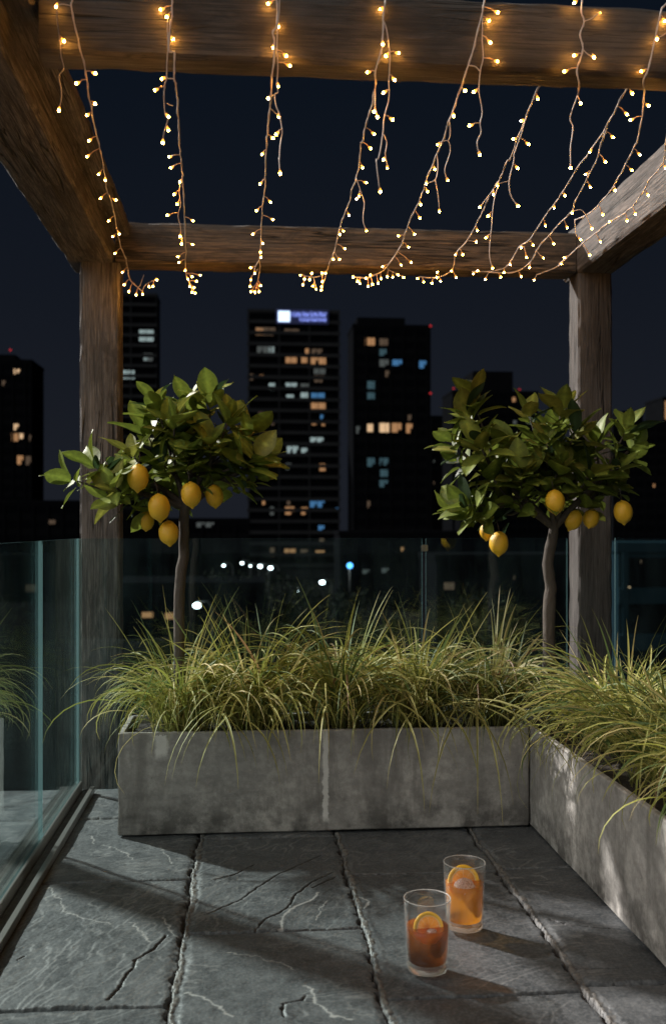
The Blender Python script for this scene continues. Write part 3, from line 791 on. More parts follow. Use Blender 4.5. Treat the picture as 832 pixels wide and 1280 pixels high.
def tumbler(bpx, bpy_, hgt, rt, rb, level, lmat, label):
    base = at_z(bpx, bpy_, .0075)
    t = thing('drinking_glass', base, label, 'tumbler', 'two tall tumblers of iced drink on the slate')
    def rad(z): return rb + (rt - rb) * (z / hgt)
    wall = .0028; bt = .020
    prof = [(rad(hgt * k / 12), hgt * k / 12) for k in range(0, 12)]
    prof[0] = (rb + .0002, .016)
    prof = [q for q in prof if q[1] >= .016]
    prof += [(rad(hgt), hgt - .0014), (rad(hgt) - wall * .5, hgt), (rad(hgt) - wall, hgt - .0014)]
    prof += [(rad(hgt * k / 12) - wall, hgt * k / 12) for k in range(11, 1, -1)]
    v, f = lathe([(.0005, .0025), (rb * .82, .0025), (rb * .88, .0008), (rb * .95, .001), (rb - .0008, .005), (rb, .0155), (rb - .004, .0162), (rb - .010, bt - .0012), (.0005, bt - .0012)], 72)
    mesh_obj('glass_base', v, f, BG, t, True)
    v, f = lathe(prof, 72)
    # faint vertical flutes on the inside of the wall
    o = mesh_obj('glass_wall', v, f, TG, t, True)
    for q in o.data.vertices:
        if bt + .01 < q.co.z < level * .8 and math.hypot(q.co.x, q.co.y) < rad(q.co.z) - wall * .6:
            a = math.atan2(q.co.y, q.co.x); s = 1 + .010 * math.cos(a * 18); q.co.x *= s; q.co.y *= s
    rv, rf_ = lathe([(rad(hgt) - wall * .5 + .0013 * math.cos(a), hgt + .0013 * math.sin(a)) for a in [k * math.pi / 4 for k in range(8)]], 72, True)
    mesh_obj('rim', rv, rf_, RIM, t, True)
    lp = [(.0005, bt + .0008), (rad(bt) - wall - .0055, bt + .0014), (rad(bt) - wall - .0012, bt + .005)]
    lp += [(rad(bt + (level - bt) * k / 6) - wall - .0006, bt + (level - bt) * k / 6) for k in range(1, 7)]
    lp += [(rad(level) - wall - .003, level - .0012), (.0005, level - .0014)]
    v, f = lathe(lp, 56)
    mesh_obj('drink', v, f, lmat, t, True)
    return t, base
def slice_and_ice(base, c, r, tilt, turn, label, ice_c, ice_r, ice_label):
    s = thing('orange_slice', base + Vector(c), label, 'orange slice', 'orange slices in the drinks')
    th = .0032
    s.rotation_euler = (tilt, 0, turn)
    def ring(r0, r1, w, mat, name):
        prof = [(r0, -w), (r1 - .0012, -w), (r1, -w * .5), (r1, w * .5), (r1 - .0012, w), (r0, w)]
        v, f = lathe(prof, 64, True)
        v = [(a, c_, b) for a, b, c_ in v]
        bm = bmesh.new(); vs = [bm.verts.new(p) for p in v]
        for q in f: bm.faces.new([vs[i] for i in q])
        bmesh.ops.recalc_face_normals(bm, faces=bm.faces)
        return bm_obj(name, bm, mat, s, True)
    ring(r * .80, r, th, RIND, 'rind'); ring(r * .73, r * .7995, th * .96, PITH, 'pith'); ring(.0004, r * .7295, th * .9, FLESH, 'flesh')
    v = []; bm = bmesh.new(); bmesh.ops.create_icosphere(bm, subdivisions=4, radius=ice_r)
    for q in bm.verts: q.co += q.co.normalized() * (noise.noise(q.co * 90) * .0016)
    ic = bm_obj('ice_ball', bm, ICE, None, True); ic.location = base + Vector(ice_c)
    tag(ic, ice_label, 'ice ball', 'ice balls in the drinks')
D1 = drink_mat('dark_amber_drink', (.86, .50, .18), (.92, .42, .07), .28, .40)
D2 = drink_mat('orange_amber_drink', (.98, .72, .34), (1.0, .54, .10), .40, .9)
t1, b1 = tumbler(533.5, 1211, .176, .0585, .0505, .108, D1, 'front tumbler of dark brown iced drink with a small orange slice')
t2, b2 = tumbler(580, 1158.5, .178, .0575, .050, .122, D2, 'rear tumbler of bright orange iced drink with a large orange slice')
slice_and_ice(b1, (.001, -.012, .106), .038, R(-12), R(6), 'orange slice half sunk in the darker front drink', (.005, -.031, .093), .0185, 'small cloudy ice ball in front of the slice in the front drink')
slice_and_ice(b2, (.000, .012, .119), .045, R(-12), R(6), 'larger orange slice standing in the paler rear drink', (-.004, -.020, .109), .0305, 'large cloudy ice ball in front of the slice in the rear drink')

# ------------------------------------------------------------------ string lights
WIRE = simple('copper_beige_wire', (.62, .52, .46), .5)
SOCK = simple('clear_amber_socket', (.85, .50, .26), .35)
BULB = emis('warm_led', (1.0, .43, .065), 165)
AMB = emis('amber_bulb_body', (1.0, .38, .05), 2.0)
def bulb_mesh():
    prof = [(.0003, -.0058), (.0018, -.0051), (.0028, -.0030), (.0032, -.0006), (.0036, .0018), (.0030, .0042), (.0020, .0062), (.0003, .0074)]
    v, f = lathe(prof, 10)
    me = bpy.data.meshes.new('bulb'); me.from_pydata(v, [], f); me.materials.append(BULB); me.materials.append(AMB)
    me.polygons.foreach_set('material_index', [0 if i // 10 <= 2 else 1 for i in range(len(f))])
    me.polygons.foreach_set('use_smooth', [True] * len(me.polygons)); return me
BULBM = bulb_mesh()
OFF = {'A': (0, 0, 4.16), 'B': (0, 180, 4.16), 'C': (180, 0, 4.16), 'D': (180, 180, 4.16), 'E': (360, 180, 4.16), 'F': (430, 0, 4.16), 'G': (632, 0, 4.16), 'H': (520, 180, 4.16), 'I': (672, 160, 5.2)}
def PX(k, pts):
    ox, oy, s = OFF[k]; return [(ox + x / s, oy + y / s) for x, y in pts]
def sdepth(py, front=2.490):
    return max(front, min(4.41, 1.105 * F / max(60, HY - py)))
def strand(label, mains, tails, bulbs, front=2.490, seed=0):
    """mains run down the terrace to the far beam; tails hang from one point; bulbs sit on short stems"""
    r = random.Random(seed + 50)
    t = thing('string_light', at(mains[0][0][0], mains[0][0][1], sdepth(mains[0][0][1], front)), label, 'string light', 'warm string lights hung from the pergola')
    base = t.location.copy()
    tb = Tube(); lines = []
    def wob(P, a=.0022):
        return [p + noise.noise_vector(p * 22 + Vector((seed, 0, 0))) * a for p in P]
    for m in mains:
        P = wob(smooth_line([at(x, y, sdepth(y, front)) for x, y in m], 5))
        tb.add([p - base for p in P], .0019, 6)
        # second conductor twisted round the first
        Q = []
        for i, p in enumerate(P):
            a = i * 1.1; Q.append(p + Vector((math.cos(a), 0, math.sin(a))) * .0023)
        tb.add([p - base for p in Q], .0012, 5)
        lines += P
    for m in tails:
        Y0 = sdepth(m[0][1], front)
        P = wob(smooth_line([at(x, y, Y0 + .0) for x, y in m], 4))
        tb.add([p - base for p in P], .0015, 5)
        lines += P
    def proj(p):
        q = p - Vector((0, 0, H)); d = q.x * ST + q.y * CT; rr = q.x * CT - q.y * ST
        return CX + F * rr / d, HY - F * q.z / d
    LP = [(proj(p), p) for p in lines]
    for (x, y) in bulbs:
        best = min(LP, key=lambda q: (q[0][0] - x) ** 2 + 1.0 * (q[0][1] - (y - 5)) ** 2)
        p0 = best[1]; yy = max(2.45, p0.y + (r.uniform(-.002, .010) if p0.y < 2.5 else r.uniform(-.006, .012)))
        if yy < 2.6: yy = min(yy, 2.500)
        if p0.y > 4.3: yy = min(yy, 4.43)
        pb = at(x, y, yy)
        d = pb - p0
        if d.length < .006: p0 = p0 + Vector((0, 0, .008)); d = pb - p0
        mid = (p0 + pb) / 2 + Vector((0, 0, .003))
        o = bpy.data.objects.new('bulb', BULBM); link(o, t)
        o.location = pb - base
        o.rotation_mode = 'QUATERNION'; o.rotation_quaternion = Vector((0, 0, -1)).rotation_difference(d)
        sk = Tube(); sk.add([p0 - base, mid - base, pb - d.normalized() * .0035 - base], [.0012, .0015, .0021], 6)
        so_ = sk.build('stem', SOCK, o); so_.matrix_parent_inverse = o.matrix_basis.inverted()
    tb.build('wire', WIRE, t)
A, B, C_, D, E, Fk, G, Hk, I = 'ABCDEFGHI'
strand('string light hanging close to the left beam, ending in a bunch by the left post',
  [[(91, -14)] + PX(A, [(375, 0), (372, 40), (400, 170), (415, 240), (445, 370), (460, 470), (475, 560), (495, 670), (520, 770)]) + PX(B, [(545, 150), (555, 240), (580, 300), (605, 420), (625, 520), (655, 600), (665, 650), (680, 710), (740, 765)])],
  [PX(A, [(372, 30), (300, 32), (305, 150), (318, 280), (333, 355), (305, 400), (322, 480), (310, 560)]), PX(B, [(690, 720), (722, 745), (750, 680)]), PX(B, [(740, 765), (760, 730), (810, 705)])],
  PX(A, [(295, 30), (330, 210), (308, 570), (403, 432), (492, 380), (495, 540), (457, 597), (467, 730), (457, 812)]) + PX(B, [(516, 155), (548, 185), (526, 280), (600, 290), (568, 398), (590, 480), (620, 465), (601, 567), (640, 665), (648, 730), (672, 765), (709, 782), (742, 778), (775, 740), (797, 738), (815, 705)]), seed=1)
strand('second string light from the left, above the left lemon tree',
  [[(216, -14)] + PX(C_, [(147, 0), (148, 70), (140, 130), (130, 258), (160, 278), (155, 400), (165, 440), (175, 520), (180, 640), (185, 740)]) + PX(D, [(185, 0), (195, 100), (203, 200), (208, 300), (213, 430), (218, 560), (216, 650), (228, 700), (255, 765)])],
  [PX(C_, [(128, 90), (125, 130), (125, 260), (118, 400), (105, 450), (108, 590), (125, 620), (105, 680), (98, 735)]), PX(C_, [(118, 535), (150, 550)]), PX(C_, [(118, 408), (158, 410)]), PX(D, [(190, 190), (185, 260), (190, 320), (178, 375), (190, 430), (200, 510)])],
  PX(C_, [(92, 48), (122, 85), (148, 200), (98, 408), (62, 467), (123, 603), (125, 672), (98, 738), (135, 815)]) + PX(D, [(143, 122), (188, 195), (160, 260), (175, 310), (125, 370), (252, 398), (188, 478), (196, 517), (250, 522), (180, 585), (185, 615), (215, 655), (290, 682), (248, 688), (228, 700), (270, 713), (238, 738), (250, 768), (264, 774), (258, 745)]), seed=2)
strand('third string light from the left, hanging straight above the tower with the blue sign',
  [[(346, -14)] + PX(C_, [(690, 0), (690, 130), (672, 170), (680, 240), (665, 400), (655, 560), (640, 700)]) + PX(D, [(637, 0), (630, 150), (632, 200), (618, 320), (610, 440), (605, 560), (600, 600), (603, 650), (590, 720)])],
  [[(350, -14)] + PX(C_, [(705, 0), (695, 130), (693, 260), (695, 380), (690, 440), (695, 480), (680, 490), (685, 550), (705, 600), (720, 670), (710, 740), (703, 830)]) + PX(D, [(700, 70), (705, 140)]), PX(C_, [(680, 490), (660, 500)]), PX(C_, [(658, 565), (695, 600)]), PX(D, [(600, 600), (575, 645)]), PX(D, [(595, 650), (560, 690)])],
  PX(C_, [(650, 17), (698, 133), (673, 243), (735, 288), (753, 340), (695, 443), (645, 512), (701, 603), (690, 695), (668, 717), (615, 800)]) + PX(D, [(606, 205), (655, 300), (587, 345), (667, 392), (568, 467), (616, 515), (605, 560), (608, 587), (557, 643), (575, 670), (556, 703), (605, 735), (552, 738), (558, 766), (578, 768), (598, 766), (707, 150)]), seed=3)
strand('fourth string light from the left, ending in a tight bunch right of the sign tower',
  [[(483, -14)] + PX(Fk, [(215, 0), (205, 100), (200, 220), (190, 270), (165, 370), (160, 460), (140, 560), (115, 640), (95, 740)]) + PX(E, [(378, 0), (370, 90), (355, 180), (330, 240), (320, 300), (290, 370), (265, 450), (240, 560), (215, 620), (200, 670), (178, 740)])],
  [PX(Fk, [(205, 100), (220, 150), (235, 270), (235, 370), (232, 420), (230, 520), (205, 620), (200, 690), (180, 820)]) + PX(E, [(460, 90), (475, 240)]), PX(Fk, [(205, 700), (220, 740), (213, 790)]) + PX(E, [(502, 50), (515, 120)]), PX(Fk, [(160, 460), (158, 560)]), PX(E, [(355, 175), (380, 260), (395, 310), (390, 400), (405, 450)]), PX(E, [(240, 560), (255, 590)]), PX(E, [(200, 672), (150, 690), (110, 690), (75, 680)]), PX(E, [(130, 690), (145, 745)])],
  PX(Fk, [(192, 45), (200, 227), (220, 287), (277, 275), (125, 375), (258, 412), (208, 480), (172, 608), (155, 580), (152, 695), (135, 770), (247, 620), (205, 828)]) + PX(E, [(385, 120), (402, 200), (358, 283), (368, 268), (315, 368), (285, 450), (268, 468), (292, 543), (405, 448), (235, 597), (265, 598), (478, 243), (515, 120), (67, 682), (122, 675), (85, 700), (112, 703), (78, 730), (130, 735), (178, 670), (195, 670), (178, 713), (145, 752), (175, 740), (173, 757)]), seed=4)
strand('slanting string light ending in the wide bunch at the middle of the far beam',
  [[(608, -14)] + PX(Fk, [(728, 0), (718, 60), (690, 180), (650, 320), (605, 460), (555, 600), (510, 740)]) + PX(E, [(800, 0), (760, 80), (715, 200), (685, 290), (640, 380), (610, 460), (580, 540), (510, 640), (470, 672), (400, 695), (340, 690)])],
  [PX(Fk, [(718, 60), (718, 180), (720, 300), (705, 370), (700, 460), (715, 580), (705, 640), (712, 690), (692, 740), (702, 800)]), PX(Fk, [(645, 340), (680, 345), (702, 368)]), PX(Fk, [(545, 620), (550, 700), (540, 730)]), PX(Fk, [(505, 740), (540, 735), (550, 790)]) + PX(E, [(815, 130), (828, 190)]), PX(E, [(775, 60), (780, 120), (765, 185), (720, 205)]), PX(E, [(765, 185), (778, 260), (785, 340)]), PX(E, [(510, 645), (540, 665), (600, 690)])],
  PX(Fk, [(793, 63), (748, 105), (755, 218), (790, 318), (627, 472), (677, 475), (568, 600), (655, 652), (702, 800), (488, 750)]) + PX(E, [(760, 128), (718, 203), (722, 245), (688, 313), (682, 383), (655, 467), (575, 478), (623, 535), (585, 627), (493, 637), (567, 680), (637, 615), (785, 348), (827, 185), (338, 690), (430, 682), (407, 697), (483, 697), (360, 712), (372, 722), (467, 722), (437, 727), (415, 737), (515, 688), (543, 690), (597, 692)]), seed=5)
strand('sixth string light from the left, starting behind the near beam above the right lemon tree',
  [[(683, 92)] + PX(G, [(180, 437), (150, 490), (110, 600), (60, 720), (20, 830)]) + PX(Hk, [(470, 90), (430, 190), (385, 260), (350, 340), (310, 420), (265, 500), (205, 575), (185, 655), (105, 695), (20, 690)])],
  [PX(G, [(110, 600), (75, 715), (40, 800)]) + PX(Hk, [(505, 80), (485, 190), (490, 260), (525, 320)]), PX(Hk, [(430, 200), (410, 270), (395, 350), (390, 440), (378, 560), (395, 640)]), PX(Hk, [(485, 190), (430, 205)]), PX(Hk, [(385, 260), (350, 300), (335, 325)]), PX(Hk, [(265, 500), (310, 507)])],
  PX(G, [(163, 510), (82, 627), (42, 722), (113, 748)]) + PX(Hk, [(523, 123), (422, 213), (400, 260), (330, 327), (375, 372), (527, 322), (315, 448), (365, 485), (312, 507), (205, 573), (240, 573), (183, 657), (395, 643), (110, 670), (105, 693), (82, 722), (125, 712), (37, 715), (8, 698), (205, 693)]), front=2.63, seed=6)
strand('short string light over the near beam, ending in mid air above the right lemon tree',
  [[(727, -14)] + PX(G, [(395, 0), (393, 70), (405, 110), (385, 180), (400, 260), (370, 350), (378, 440), (370, 500)])],
  [PX(G, [(370, 500), (335, 610), (350, 660), (335, 760), (335, 830)]) + PX(Hk, [(800, 120)]), PX(G, [(405, 110), (440, 98), (480, 70)]), PX(G, [(398, 255), (425, 280), (452, 295)])],
  PX(G, [(357, 13), (485, 68), (455, 295), (307, 370), (387, 537), (358, 288)]) + PX(Hk, [(800, 125)]), seed=7)
strand('double string light slanting across the sky to the right end of the far beam',
  [[(789, 92)] + PX(G, [(628, 450), (580, 550), (520, 660), (435, 790)]) + PX(I, [(260, 250), (165, 410), (95, 510), (35, 590)]) + PX(Hk, [(590, 495), (530, 540), (480, 625), (410, 660), (290, 665)]),
   PX(G, [(525, 665), (490, 760)]) + PX(I, [(410, 90), (385, 190), (315, 340), (245, 470), (220, 540), (130, 630), (70, 700), (0, 780)]) + PX(Hk, [(590, 615), (510, 665), (380, 668)])],
  [PX(I, [(225, 540), (290, 540), (345, 650)]), PX(Hk, [(620, 550), (650, 590)]), PX(Hk, [(590, 610), (588, 640)]), PX(Hk, [(380, 665), (358, 700)]), PX(Hk, [(530, 540), (560, 535)])],
  PX(G, [(653, 483), (625, 592), (553, 712), (437, 787)]) + PX(I, [(435, 218), (310, 300), (337, 382), (173, 437), (104, 517), (47, 632), (187, 645), (100, 750), (32, 843), (348, 652), (222, 548)]) + PX(Hk, [(605, 523), (545, 538), (572, 587), (487, 625), (588, 640), (455, 667), (437, 690), (543, 688), (358, 703), (298, 673), (320, 660)]), front=2.63, seed=8)
strand('string light over the near beam whose lower end crosses the top of the right beam',
  [[(845, -10)] + PX(G, [(830, 20), (805, 60), (780, 170), (745, 340), (715, 420), (718, 500), (708, 600), (680, 740)]) + PX(I, [(630, 110), (565, 240), (495, 370), (410, 480), (325, 560), (240, 600)])],
  [PX(I, [(240, 600), (245, 690), (270, 720)]), PX(G, [(832, 170), (783, 198)])],
  PX(G, [(783, 200), (820, 105), (707, 370), (737, 548), (650, 623), (692, 802)]) + PX(I, [(605, 272), (500, 403), (418, 560), (272, 722)]), seed=9)
strand('rightmost string light, trailing along the inner face of the right beam',
  [[(838, 60), (836, 110), (834, 150)] + PX(I, [(825, 140), (800, 245), (720, 340), (690, 400), (610, 510), (540, 570), (465, 610), (390, 670), (290, 750), (200, 830), (140, 880)]) + PX(Hk, [(745, 630), (690, 655), (625, 680)])],
  [PX(Hk, [(625, 680), (613, 705)])],
  PX(I, [(825, 258), (712, 433), (630, 557), (577, 600), (467, 608), (403, 738), (333, 823), (173, 842), (152, 880)]) + PX(Hk, [(613, 705)]), seed=10)

# ------------------------------------------------------------------ the city below
GZ0 = -14.0
def ground_mat():
    n = N('night_ground'); oc = n.coords()
    c = n.mix(n.noise(oc, .05, 5), (.003, .0035, .004), (.009, .009, .009))
    return n.done(n.n('ShaderNodeBsdfDiffuse', {'Color': c}).outputs[0])
g = mesh_obj('ground', [(-3000, -600, GZ0), (3000, -600, GZ0), (3000, 5000, GZ0), (-3000, 5000, GZ0)], [(0, 1, 2, 3)], ground_mat()); tag(g, kind='structure')
def facade_mat(name, c1, c2):
    n = N(name); oc = n.coords()
    return n.done(n.n('ShaderNodeBsdfDiffuse', {'Color': n.mix(n.noise(oc, .4, 4), c1, c2)}).outputs[0])
FAC = facade_mat('dark_facade', (.0030, .0034, .0042), (.0055, .006, .007))
FAC2 = facade_mat('banded_facade', (.015, .016, .018), (.024, .026, .028))
DGL = facade_mat('unlit_window_glass', (.0015, .0018, .0024), (.0035, .004, .005))
LIT = {'w': emis('lit_warm', (1, .66, .38), .50), 'o': emis('lit_orange', (1, .52, .24), .26), 'd': emis('lit_dim', (.9, .62, .42), .065),
       'c': emis('lit_cool', (.68, .88, .88), .26), 't': emis('lit_teal', (.25, .50, .60), .10), 'b': emis('lit_blue', (.14, .42, .85), .24),
       'g': emis('lit_grey', (.55, .62, .6), .08), 'W': emis('lit_bright', (1, .93, .80), 1.0)}
RED = emis('red_beacon', (1, .05, .06), .35)
def building(name, px0, px1, ptop, Y, depth, label, wins=(), mat=FAC, floor_h=3.3, bands=False, tops=(), beacons=(), cat='building', colw=3.2, group=None):
    a = at(px0, ptop, Y); b = at(px1, ptop, Y)
    t = thing(name, (a.x, Y, GZ0), label, cat, group)
    W = b.x - a.x; Ht = (a.z + b.z) / 2 - GZ0
    bm = bmesh.new(); bx(bm, 0, W, 0, depth, 0, Ht)
    # parapet, plant rooms
    bx(bm, -.15, W + .15, -.15, depth + .15, Ht, Ht + .7)
    for (q0, q1, qt) in tops:
        p = at(q0, qt, Y); q = at(q1, qt, Y); bx(bm, p.x - a.x, q.x - a.x, 1.5, depth - 1.5, Ht + .3, p.z - GZ0)
    nf = int(Ht / floor_h)
    if bands:
        for k in range(1, nf):
            z = Ht - k * floor_h; bx(bm, -.25, W + .25, -.8, -.002, z - .35, z + .75)
        for k in range(int(W / 9) + 1):
            x = min(W - .4, k * 9.0); bx(bm, x, x + .4, -.9, -.82, 0, Ht)
    else:
        for k in range(int(W / colw) + 1):
            x = min(W - .5, k * colw); bx(bm, x, x + .5, -.28, -.002, 0, Ht - .5)
    bm_obj('walls', bm, mat, t)
    cnt = 0
    for k in range(1, min(nf, 30)):
        z = Ht - k * floor_h
        bm = bmesh.new(); zz0 = z + (.78 if bands else 1.1); zz1 = z + floor_h - (.4 if bands else .5)
        if bands: bx(bm, .3, W - .3, -.06, -.004, zz0, zz1)
        else:
            bx(bm, .55, W - .55, -.06, -.004, zz0, zz1)
        bm_obj('window_row', bm, DGL, t)
    for w in wins:
        x0, y0, x1, y1, c = w
        p = at(x0, y1, Y); q = at(x1, y0, Y)
        n = max(1, round((q.x - p.x) / 2.0)); bm = bmesh.new(); ww = (q.x - p.x) / n
        for i in range(n):
            X0 = p.x - a.x + ww * i
            bx(bm, X0 + .12, X0 + ww * .62, -.16, -.075, p.z - GZ0, q.z - GZ0)
            bx(bm, X0 + ww * .66, X0 + ww - .1, -.16, -.075, p.z - GZ0 + (q.z - p.z) * rnd.choice((0, 0, .3, .5)), q.z - GZ0)
        bm_obj('window', bm, LIT[c], t)
    for (bx_, by_) in beacons:
        p = at(bx_, by_, Y); bm = bmesh.new()
        bmesh.ops.create_icosphere(bm, subdivisions=2, radius=.30)
        o = bm_obj('beacon', bm, RED, t, True); o.location = (p.x - a.x, -.7, p.z - GZ0)
    return t, a
def cw(ox, oy, s, L): return [(ox + a / s, oy + b / s, ox + c / s, oy + d / s, k) for a, b, c, d, k in L]
S = 3.0815
MW = cw(290, 370, S, [(90, 122, 168, 152, 'd'), (90, 124, 120, 150, 'o'), (200, 128, 258, 150, 'd'), (95, 195, 165, 220, 'g'), (140, 196, 162, 218, 'c'), (280, 203, 298, 222, 'o'), (305, 205, 348, 225, 'd'), (205, 232, 250, 258, 'o'), (265, 234, 290, 258, 'o'), (302, 234, 362, 262, 'o'), (313, 275, 360, 300, 'g'), (315, 306, 355, 332, 'd'), (68, 300, 82, 325, 'd'), (105, 303, 122, 318, 'o'), (140, 336, 166, 363, 'c'), (205, 335, 250, 362, 'c'), (262, 338, 298, 360, 'g'), (208, 380, 238, 395, 'c'), (263, 372, 293, 400, 'c'), (303, 374, 357, 400, 'b'), (303, 412, 360, 438, 'o'), (338, 458, 352, 474, 'b'), (100, 440, 155, 462, 'd'), (305, 480, 325, 497, 'o'), (343, 484, 358, 500, 'o'), (300, 545, 352, 570, 'c'), (150, 486, 165, 498, 'd')]) + \
     cw(290, 540, S, [(210, 55, 255, 82, 'c'), (265, 62, 290, 80, 'c'), (205, 120, 230, 145, 'g'), (335, 122, 360, 150, 'o'), (115, 262, 128, 280, 'o'), (210, 260, 225, 280, 'd'), (145, 288, 162, 320, 'g'), (203, 288, 240, 318, 'o'), (265, 290, 292, 318, 'o'), (298, 255, 357, 290, 'b'), (330, 360, 356, 378, 'b'), (398, 292, 412, 305, 'b'), (335, 410, 355, 432, 'd'), (396, 415, 411, 438, 'o'), (145, 445, 165, 480, 'd'), (200, 450, 245, 478, 'o'), (262, 452, 292, 474, 'd'), (320, 456, 356, 472, 'o')])
TY = 300.0
mt, ma = building('office_tower', 310, 424, 390, TY, 24, 'tall banded tower with a lit blue sign at its top', MW, FAC2, bands=True, group='lit towers on the skyline')
# the sign: a lit square emblem and two short lines of lettering too far off to read
SGB = emis('sign_white_blue', (.55, .70, 1.0), 1.4); SGV = emis('sign_violet', (.28, .36, 1.0), .8)
sg = bpy.data.objects.new('sign', None); link(sg, mt)
def sgn(name, x0, y0, x1, y1, mat, par, d=-1.4):
    p = at(x0, y1, TY); q = at(x1, y0, TY)
    bm = bmesh.new(); bx(bm, p.x - ma.x, q.x - ma.x, d, d + .3, p.z - GZ0, q.z - GZ0)
    return bm_obj(name, bm, mat, par)
sgn('backing', 345, 388.5, 410, 405.5, simple('sign_backing', (.02, .03, .12), .5), sg, -1.1)
sgn('emblem', 347.5, 390, 362, 403, SGB, sg)
bm = bmesh.new()
q0 = 364.0
def gl(x0, y0, x1, y1):
    p = at(x0, y1, TY); q = at(x1, y0, TY); bx(bm, p.x - ma.x, q.x - ma.x, -1.4, -1.12, p.z - GZ0, q.z - GZ0)
for k in range(13):
    w = 2.2 + (k * 7 % 3) * .5
    up = (k * 5 % 3) * .8
    gl(q0, 392.2 - up, q0 + .8, 397.4); gl(q0 + .95, 392.2 + (k % 2) * 2, q0 + w - .3, 393.6 + (k % 2) * 2)
    if k % 3: gl(q0 + w - .9, 393.8, q0 + w - .3, 397.4)
    if q0 > 374:
        gl(q0 - .2, 399.0, q0 + 1.1, 403.2 - (k % 2)); gl(q0 + 1.3, 399.0 + (k % 3), q0 + w - .4, 400.4 + (k % 3))
    q0 += 3.45
bm_obj('lettering', bm, SGV, sg)
_rw = random.Random(99)
for _k in range(34):
    _f = _rw.randint(1, 28); _x = _rw.uniform(313, 420); _y = 396 + _f * 13.815 * .9
    MW.append((_x, _y, _x + _rw.choice((2, 3, 4.5)), _y + _rw.uniform(2.5, 4.5), _rw.choice('ddggtto')))
DW = cw(290, 370, S, [(510, 162, 550, 190, 'o'), (562, 165, 600, 190, 'd'), (565, 205, 595, 230, 't'), (563, 245, 603, 272, 'g'), (615, 246, 657, 268, 'b'), (718, 250, 750, 278, 'b'), (588, 288, 605, 312, 'd'), (518, 328, 550, 358, 't'), (517, 372, 550, 397, 't'), (675, 458, 690, 480, 'd'), (476, 502, 492, 530, 'g'), (515, 493, 543, 523, 'w'), (562, 490, 605, 525, 'w'), (612, 490, 652, 525, 'o'), (668, 492, 694, 528, 'o')]) + \
     cw(290, 540, S, [(518, 100, 550, 133, 't'), (558, 100, 602, 128, 't'), (568, 145, 600, 172, 't'), (560, 185, 600, 212, 't'), (515, 265, 532, 292, 'd'), (620, 390, 640, 405, 'd'), (590, 405, 602, 425, 'd')])
building('apartment_tower', 441, 538, 409, 260, 14, 'black tower with a stepped roof and a warm window row, right of the sign tower', DW, FAC, tops=((447, 507, 395),), beacons=((537, 408), (537, 492)), group='lit towers on the skyline')
S4 = 2.85
building('apartment_tower', 565, 672, 491, 340, 18, 'distant dark block with a raised centre behind the right lemon tree', cw(540, 380, S4, [(318, 373, 342, 393, 't'), (348, 374, 362, 392, 't'), (283, 333, 296, 348, 'o'), (335, 403, 345, 422, 'g'), (286, 415, 300, 428, 'g')]), FAC, tops=((592, 642, 463),), beacons=((566, 486), (591, 487), (648, 487)), group='lit towers on the skyline')
S6 = 3.962
building('apartment_tower', -60, 40, 452, 280, 16, 'dark tower at the left edge of the picture with a red beacon', cw(0, 400, S6, [(60, 243, 80, 268, 'w'), (84, 244, 102, 262, 'w'), (10, 300, 30, 325, 'd'), (60, 515, 95, 545, 'w'), (57, 562, 94, 600, 'o'), (97, 562, 118, 588, 'w'), (144, 570, 157, 600, 'd'), (85, 672, 118, 715, 'o'), (128, 675, 156, 718, 'd'), (125, 898, 155, 938, 'o'), (30, 900, 50, 925, 'd'), (55, 895, 80, 925, 'd'), (50, 960, 75, 988, 'g'), (120, 945, 138, 980, 'd'), (102, 1052, 125, 1082, 'o')]), FAC, tops=((-60, 18, 441),), beacons=((14, 438),), group='lit towers on the skyline')
building('office_tower', 128, 196, 369, 330, 12, 'dark banded tower half hidden behind the left post', cw(0, 400, S6, [(688, 50, 762, 105, 'c'), (710, 165, 758, 203, 'g'), (710, 170, 735, 200, 'c'), (600, 250, 668, 292, 'c')]), FAC2, bands=True, group='lit towers on the skyline')
building('apartment_tower', 777, 803, 516, 400, 16, 'small far block right of the right post', (), FAC)
building('office_block', 828, 900, 499, 300, 14, 'bright lit block cut by the right edge of the picture', [(829, 502, 880, 524, 'o'), (829, 530, 850, 536, 'd')], FAC)
low = [(-200, 100, 629, 230, 'long dark block below the left edge tower', [(60, 650, 70, 655, 'd')]), (96, 205, 640, 235, 'low dark block behind the left post', [(245 / 2 + 0, 655, 128, 661, 'd')]),
       (190, 312, 652, 200, 'low dark roof left of the sign tower', [(245, 653, 268, 659, 'g'), (228, 668, 236, 674, 'd')]),
       (424, 575, 668, 190, 'low roof below the stepped black tower', [(452, 712, 462, 717, 'g'), (476, 710, 486, 716, 'g'), (540, 690, 548, 695, 'd'), (500, 684, 505, 689, 'o')]),
       (538, 600, 522, 380, 'dark flats right of the stepped black tower', [(541, 558, 543, 562, 'g'), (541, 575, 543, 578, 'g'), (541, 602, 543, 605, 'd')]),
       (575, 775, 560, 330, 'wide dark building behind the right lemon tree', [(628, 690, 640, 694, 'd'), (665, 708, 672, 713, 'b')]),
       (765, 960, 530, 290, 'dark building right of the right post', [(815, 605, 819, 609, 'o')]),
       (545, 780, 700, 120, 'low dark roof seen through the glass below the right lemon tree', [(553, 728, 568, 737, 'd'), (640, 720, 644, 724, 'd')]),
       (100, 330, 738, 90, 'low house roof below the left lemon tree trunk', [(176, 765, 198, 772, 'o'), (205, 766, 219, 774, 'o')])]
for (x0, x1, yt, Y, lab, w) in low:
    building('low_building', x0, x1, yt, Y, 12, lab, w, FAC, group='low dark buildings below the skyline')
